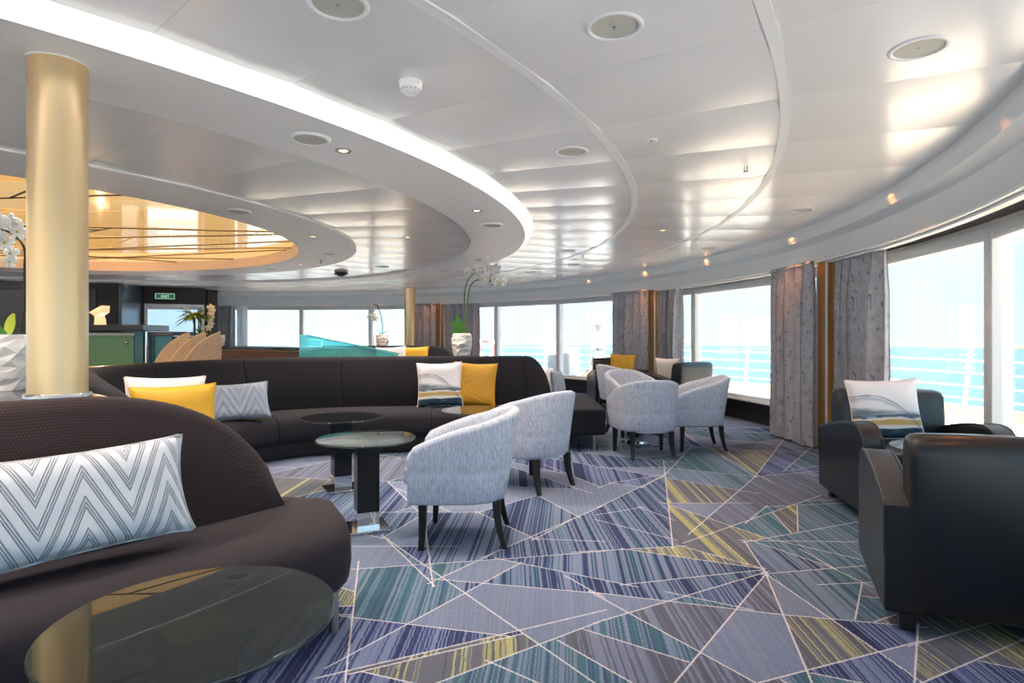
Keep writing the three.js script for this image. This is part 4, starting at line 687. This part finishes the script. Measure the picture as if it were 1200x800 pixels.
{ // brown curved counter beyond the long sofa, with plant, vase and orchid standing on it
  const fr = path2([[-2.25, 8.05], [-2.75, 8.45], [-3.5, 8.95], [-4.3, 9.45], [-5.3, 9.85]], 40);
  const c = thing('curved_counter', 'low curved brown wooden counter with dark top beyond the long sofa', 'counter');
  const brown = M({ roughness: 0.45, map: tex(256, 64, (i, j) => { const k = 0.8 + 0.3 * vnoise(i / 30, j / 3) + 0.06 * hash(i, j); return [96 * k, 66 * k, 46 * k]; }, true, [0.5, 1]) });
  part(c, 'front', run(fr, () => [[-0.45, 0], [-0.45, 1.03], [0, 1.03], [0, 0]], 0, 40, 0), brown);
  part(c, 'beading', run(fr, () => [[0, 1.0], [0, 1.012], [0.012, 1.012], [0.012, 1.0]], 0, 40, 0), M({ color: 0xa8825a, roughness: 0.4 }));
  part(c, 'counter_top', run(fr, () => [[-0.48, 1.03], [-0.48, 1.065], [0.03, 1.065], [0.03, 1.03]], 0, 40, 0.004), M({ color: 0x1c181a, roughness: 0.2 }));
  const d = 9.85, S = d / FOC;
  const V1 = at(256, 404, d); V1.y = 1.066; const v = single('stone_vase', vaseGeo(0.105, 0.18, 11), marble, 'small white stone vase on the brown curved counter', 'vase'); v.position.copy(V1);
  part(v, 'leaf', merge(strap(V(0, 0.17, 0), V(0.9, 0, 0.2), 0.12, 0.05, 0.08, 0.05), strap(V(0, 0.17, 0), V(-0.6, 0, 0.4), 0.1, 0.05, 0.1, 0.03)), leafGreen);
  const O1 = at(247, 404, d + 0.1); O1.y = 1.066; const o = thing('orchid', 'white orchid column of blooms beside the spiky plant on the counter', 'orchid', O1);
  part(o, 'pot', cyl(0.05, 0.06, 0.1, 20), M({ color: 0x2a3a24, roughness: 0.5 })); part(o, 'flower_stem', tube([V(0, 0.1, 0), V(0.01, 0.4, 0), V(0.03, 0.68, 0)], 0.008), stemMat);
  for (let k = 0; k < 7; k++) flower(o, V(-0.03 + 0.02 * k / 3 + 0.03 * (k % 2), 0.3 + 0.055 * k, 0.03), 0.07, (hash(k, 4) - 0.5), 0);
  for (let k = 0; k < 5; k++) part(o, 'leaf', strap(V(0, 0.1, 0), V(Math.cos(k * 1.3), 0, Math.sin(k * 1.3)), 0.12, 0.07, 0.16, 0.1), leafGreen);
  const P1 = at(228, 404, d); P1.y = 1.066; const p = thing('spiky_plant', 'bushy spiky plant with yellow green striped leaves on the counter', 'plant', P1);
  part(p, 'pot', cyl(0.07, 0.09, 0.14, 20), M({ color: 0x30352c, roughness: 0.5 })); part(p, 'trunk', cyl(0.018, 0.015, 0.42, 10, 0, 0.12, 0), M({ color: 0x6a5a40, roughness: 0.9 }));
  for (let k = 0; k < 48; k++) { const a = k * 2.4, r = hash(k, 8), L = 0.16 + 0.2 * r; part(p, 'leaf', strap(V(0, 0.44 + 0.05 * hash(k, 3), 0), V(Math.cos(a), 0, Math.sin(a)), L, 0.05, mix(0.35, -0.02, hash(k, 9)) * 0.8, 0.16 * r + 0.05), [leafYellow, leafGreen, leafYellow, leafGreen][k % 4]); }
  for (let k = 0; k < 16; k++) { const a = k * 2.1; part(p, 'leaf', strap(V(0.1, 0.12 + 0.1 * hash(k, 5), 0.03), V(Math.cos(a), 0, Math.sin(a)), 0.14, 0.04, 0.2, 0.15), k % 3 ? leafGreen : leafYellow); }
}
{ // teal fluted glass screen sloping down beyond the long sofa
  const A = V(-2.68, 0, -7.56), Bp = V(-1.43, 0, -7.56), t = thing('glass_screen', 'sloping turquoise fluted glass screen beyond the long sofa', 'screen'), hgt = (s) => mix(1.235, 1.0, Math.pow(clamp((s - 0.1) / 0.9), 1));
  const dir = Bp.clone().sub(A), bars = []; for (let k = 0; k < 44; k++) { const s = k / 44, p = A.clone().addScaledVector(dir, s); bars.push(cyl(0.014, 0.014, Math.max(0.02, hgt(s) - 0.935), 8, p.x, 0.93, p.z)); }
  const fl = part(t, 'fluted_panel', merge(bars), tealGlass);
  const q = (s, y, o) => { const p = A.clone().addScaledVector(dir, s); return V(p.x, y, p.z + o); };
  part(t, 'front_pane', loft([0, 0.1, 0.5, 1].map((s) => [q(s, 0.93, 0.03), q(s, hgt(s) + 0.01, 0.03), q(s, hgt(s) + 0.01, 0.036), q(s, 0.93, 0.036)])), MP({ color: 0xd8fafa, roughness: 0.05, transmission: 0.95, thickness: 0 }));
  part(t, 'capping', bar(q(0.08, 1.24, 0.02), q(1, 1.01, 0.02), 0.05, 0.012), M({ color: 0x2f8f92, roughness: 0.15 }));
  part(t, 'end_pane', box(0.012, 0.32, 0.3, A.x, 1.09, A.z - 0.14), tealGlass); part(t, 'support_wall', box(1.3, 0.93, 0.07, (A.x + Bp.x) / 2, 0.465, (A.z + Bp.z) / 2).translate(0, 0, -0.02), darkWall);
}
/* ------------------------------------------------ reception counter at the back with its things */
{
  const t = thing('reception_counter', 'reception counter with glowing green glass front and dark stone top', 'counter', V(-6.56, 0, -9.7), 0.12);
  part(t, 'carcass', box(1.5, 1.3, 0.7, -0.2, 0.65, -0.36), darkWall);
  part(t, 'green_panel', box(1.1, 0.74, 0.02, -0.15, 0.87, 0.012, 0.004), MP({ color: 0x4f7a5c, emissive: 0x7fa868, emissiveIntensity: 0.05, roughness: 0.25 }));
  for (const y of [1.26, 0.48]) part(t, 'panel_rail', box(1.16, 0.04, 0.03, -0.15, y, 0.012), whitePaint);
  part(t, 'teal_edge_panel', box(0.13, 0.9, 0.03, 0.48, 0.85, 0.012), M({ color: 0x1f5a62, roughness: 0.1 }));
  part(t, 'chrome_post', cyl(0.02, 0.02, 1.3, 16, 0.60, 0, 0.03), chrome);
  part(t, 'counter_top', box(1.62, 0.1, 0.95, -0.2, 1.36, -0.3, 0.012), M({ color: 0x2b2a30, roughness: 0.25 }));
  part(t, 'lock_knob', new THREE.SphereGeometry(0.03, 12, 8).translate(0.3, 1.12, 0.04), chrome);
  const s = thing('side_counter', 'low teal glass fronted counter joining the reception counter', 'counter', V(-5.74, 0, -9.85), -0.1);
  part(s, 'teal_panel', box(0.34, 1.22, 0.04, 0, 0.62, 0.02), M({ color: 0x1f6f7c, roughness: 0.12 })); part(s, 'carcass', box(0.36, 1.22, 0.5, 0, 0.61, -0.26), darkWall); part(s, 'counter_top', box(0.42, 0.07, 0.6, 0, 1.265, -0.22, 0.01), M({ color: 0x55525c, roughness: 0.3 }));
  const lp = thing('paper_lamp', 'small folded peach paper lamp standing on the reception counter', 'lamp', V(-6.74, 1.411, -9.75)), r = (w, y, a, sx = 0) => [0, 1, 2, 3].map((k) => V(sx + w * Math.cos(a + k * Math.PI / 2), y, w * Math.sin(a + k * Math.PI / 2)));
  part(lp, 'shade', loft([r(0.09, 0, 0.6, 0.02), r(0.075, 0.1, 0.9, 0.02), r(0.07, 0.15, 1.0, 0.0), r(0.14, 0.2, 1.1, 0.0), r(0.07, 0.31, 1.4, 0.1)], { crease: 0.2 }), M({ color: 0xf0cfb4, emissive: 0xffc79a, emissiveIntensity: 0.35, roughness: 0.8 }));
  part(lp, 'foot', cyl(0.05, 0.05, 0.01, 16, 0.02, -0.001, 0), steel);
  const lpl = new THREE.PointLight(0xffc79a, 0.6); lpl.position.set(0.02, 0.12, 0); lp.add(lpl);
  const woven = M({ roughness: 0.9, map: tex(128, 128, (i, j) => { const k = 0.82 + 0.25 * hash(i >> 1, j >> 1) + 0.1 * vnoise(i / 9, j / 9); return [214 * k, 196 * k, 182 * k]; }, true, [4, 4]) });
  [[222, 8.85], [238, 8.3], [205, 9.35]].forEach(([x, d], k) => { const c = thing('winged_chair', ['beige woven high chair with a tall leaf shaped back, partly hidden behind its twin', 'beige woven high chair whose leaf shaped back stands in front of the counter end', 'pale woven high chair with narrow back against the teal counter'][k], 'chair', V((x - 600) / FOC * d, 0, -d), [0.55, 0.55, 0.3][k]);
    const sh = new THREE.Shape(); sh.moveTo(-0.33, 0.62); sh.lineTo(0.12, 0.62); sh.quadraticCurveTo(0.26, 0.85, 0.2, 1.28); sh.quadraticCurveTo(-0.2, 1.12, -0.33, 0.62);
    part(c, 'wing_back', extr(sh, 0.05, 0.012, 3), woven); part(c, 'seat', box(0.5, 0.1, 0.5, -0.08, 0.6, 0.25, 0.03), woven);
    for (const [u, w] of [[-0.28, 0.05], [0.12, 0.05], [-0.28, 0.45], [0.12, 0.45]]) part(c, 'leg', cyl(0.014, 0.02, 0.56, 10, u, 0, w), blackWood); });
  // exit sign above the glazed door
  const cv = document.createElement('canvas'); cv.width = 256; cv.height = 84; const x = cv.getContext('2d'); x.fillStyle = '#0c5a3a'; x.fillRect(0, 0, 256, 84); x.strokeStyle = '#bfe6cf'; x.lineWidth = 8; x.strokeRect(4, 4, 248, 76); x.fillStyle = '#d8f4e2'; x.font = 'bold 52px sans-serif'; x.textAlign = 'center'; x.textBaseline = 'middle'; x.fillText('EXIT', 128, 45);
  const et = new THREE.CanvasTexture(cv); et.colorSpace = THREE.SRGBColorSpace;
  const e = thing('exit_sign', 'green sign reading EXIT above the glazed door', 'sign', at(193.5, 347, 14.42), 0.44);
  part(e, 'housing', box(0.42, 0.15, 0.04, 0, 0, 0, 0.005), M({ color: 0x1a4a34, roughness: 0.5 }));
  const f = part(e, 'sign_face', new THREE.PlaneGeometry(0.41, 0.135).translate(0, 0, 0.0215), M({ map: et, emissive: 0xffffff, emissiveMap: et, emissiveIntensity: 0.25, roughness: 0.4 })); 
}
renderer.render(scene, camera);
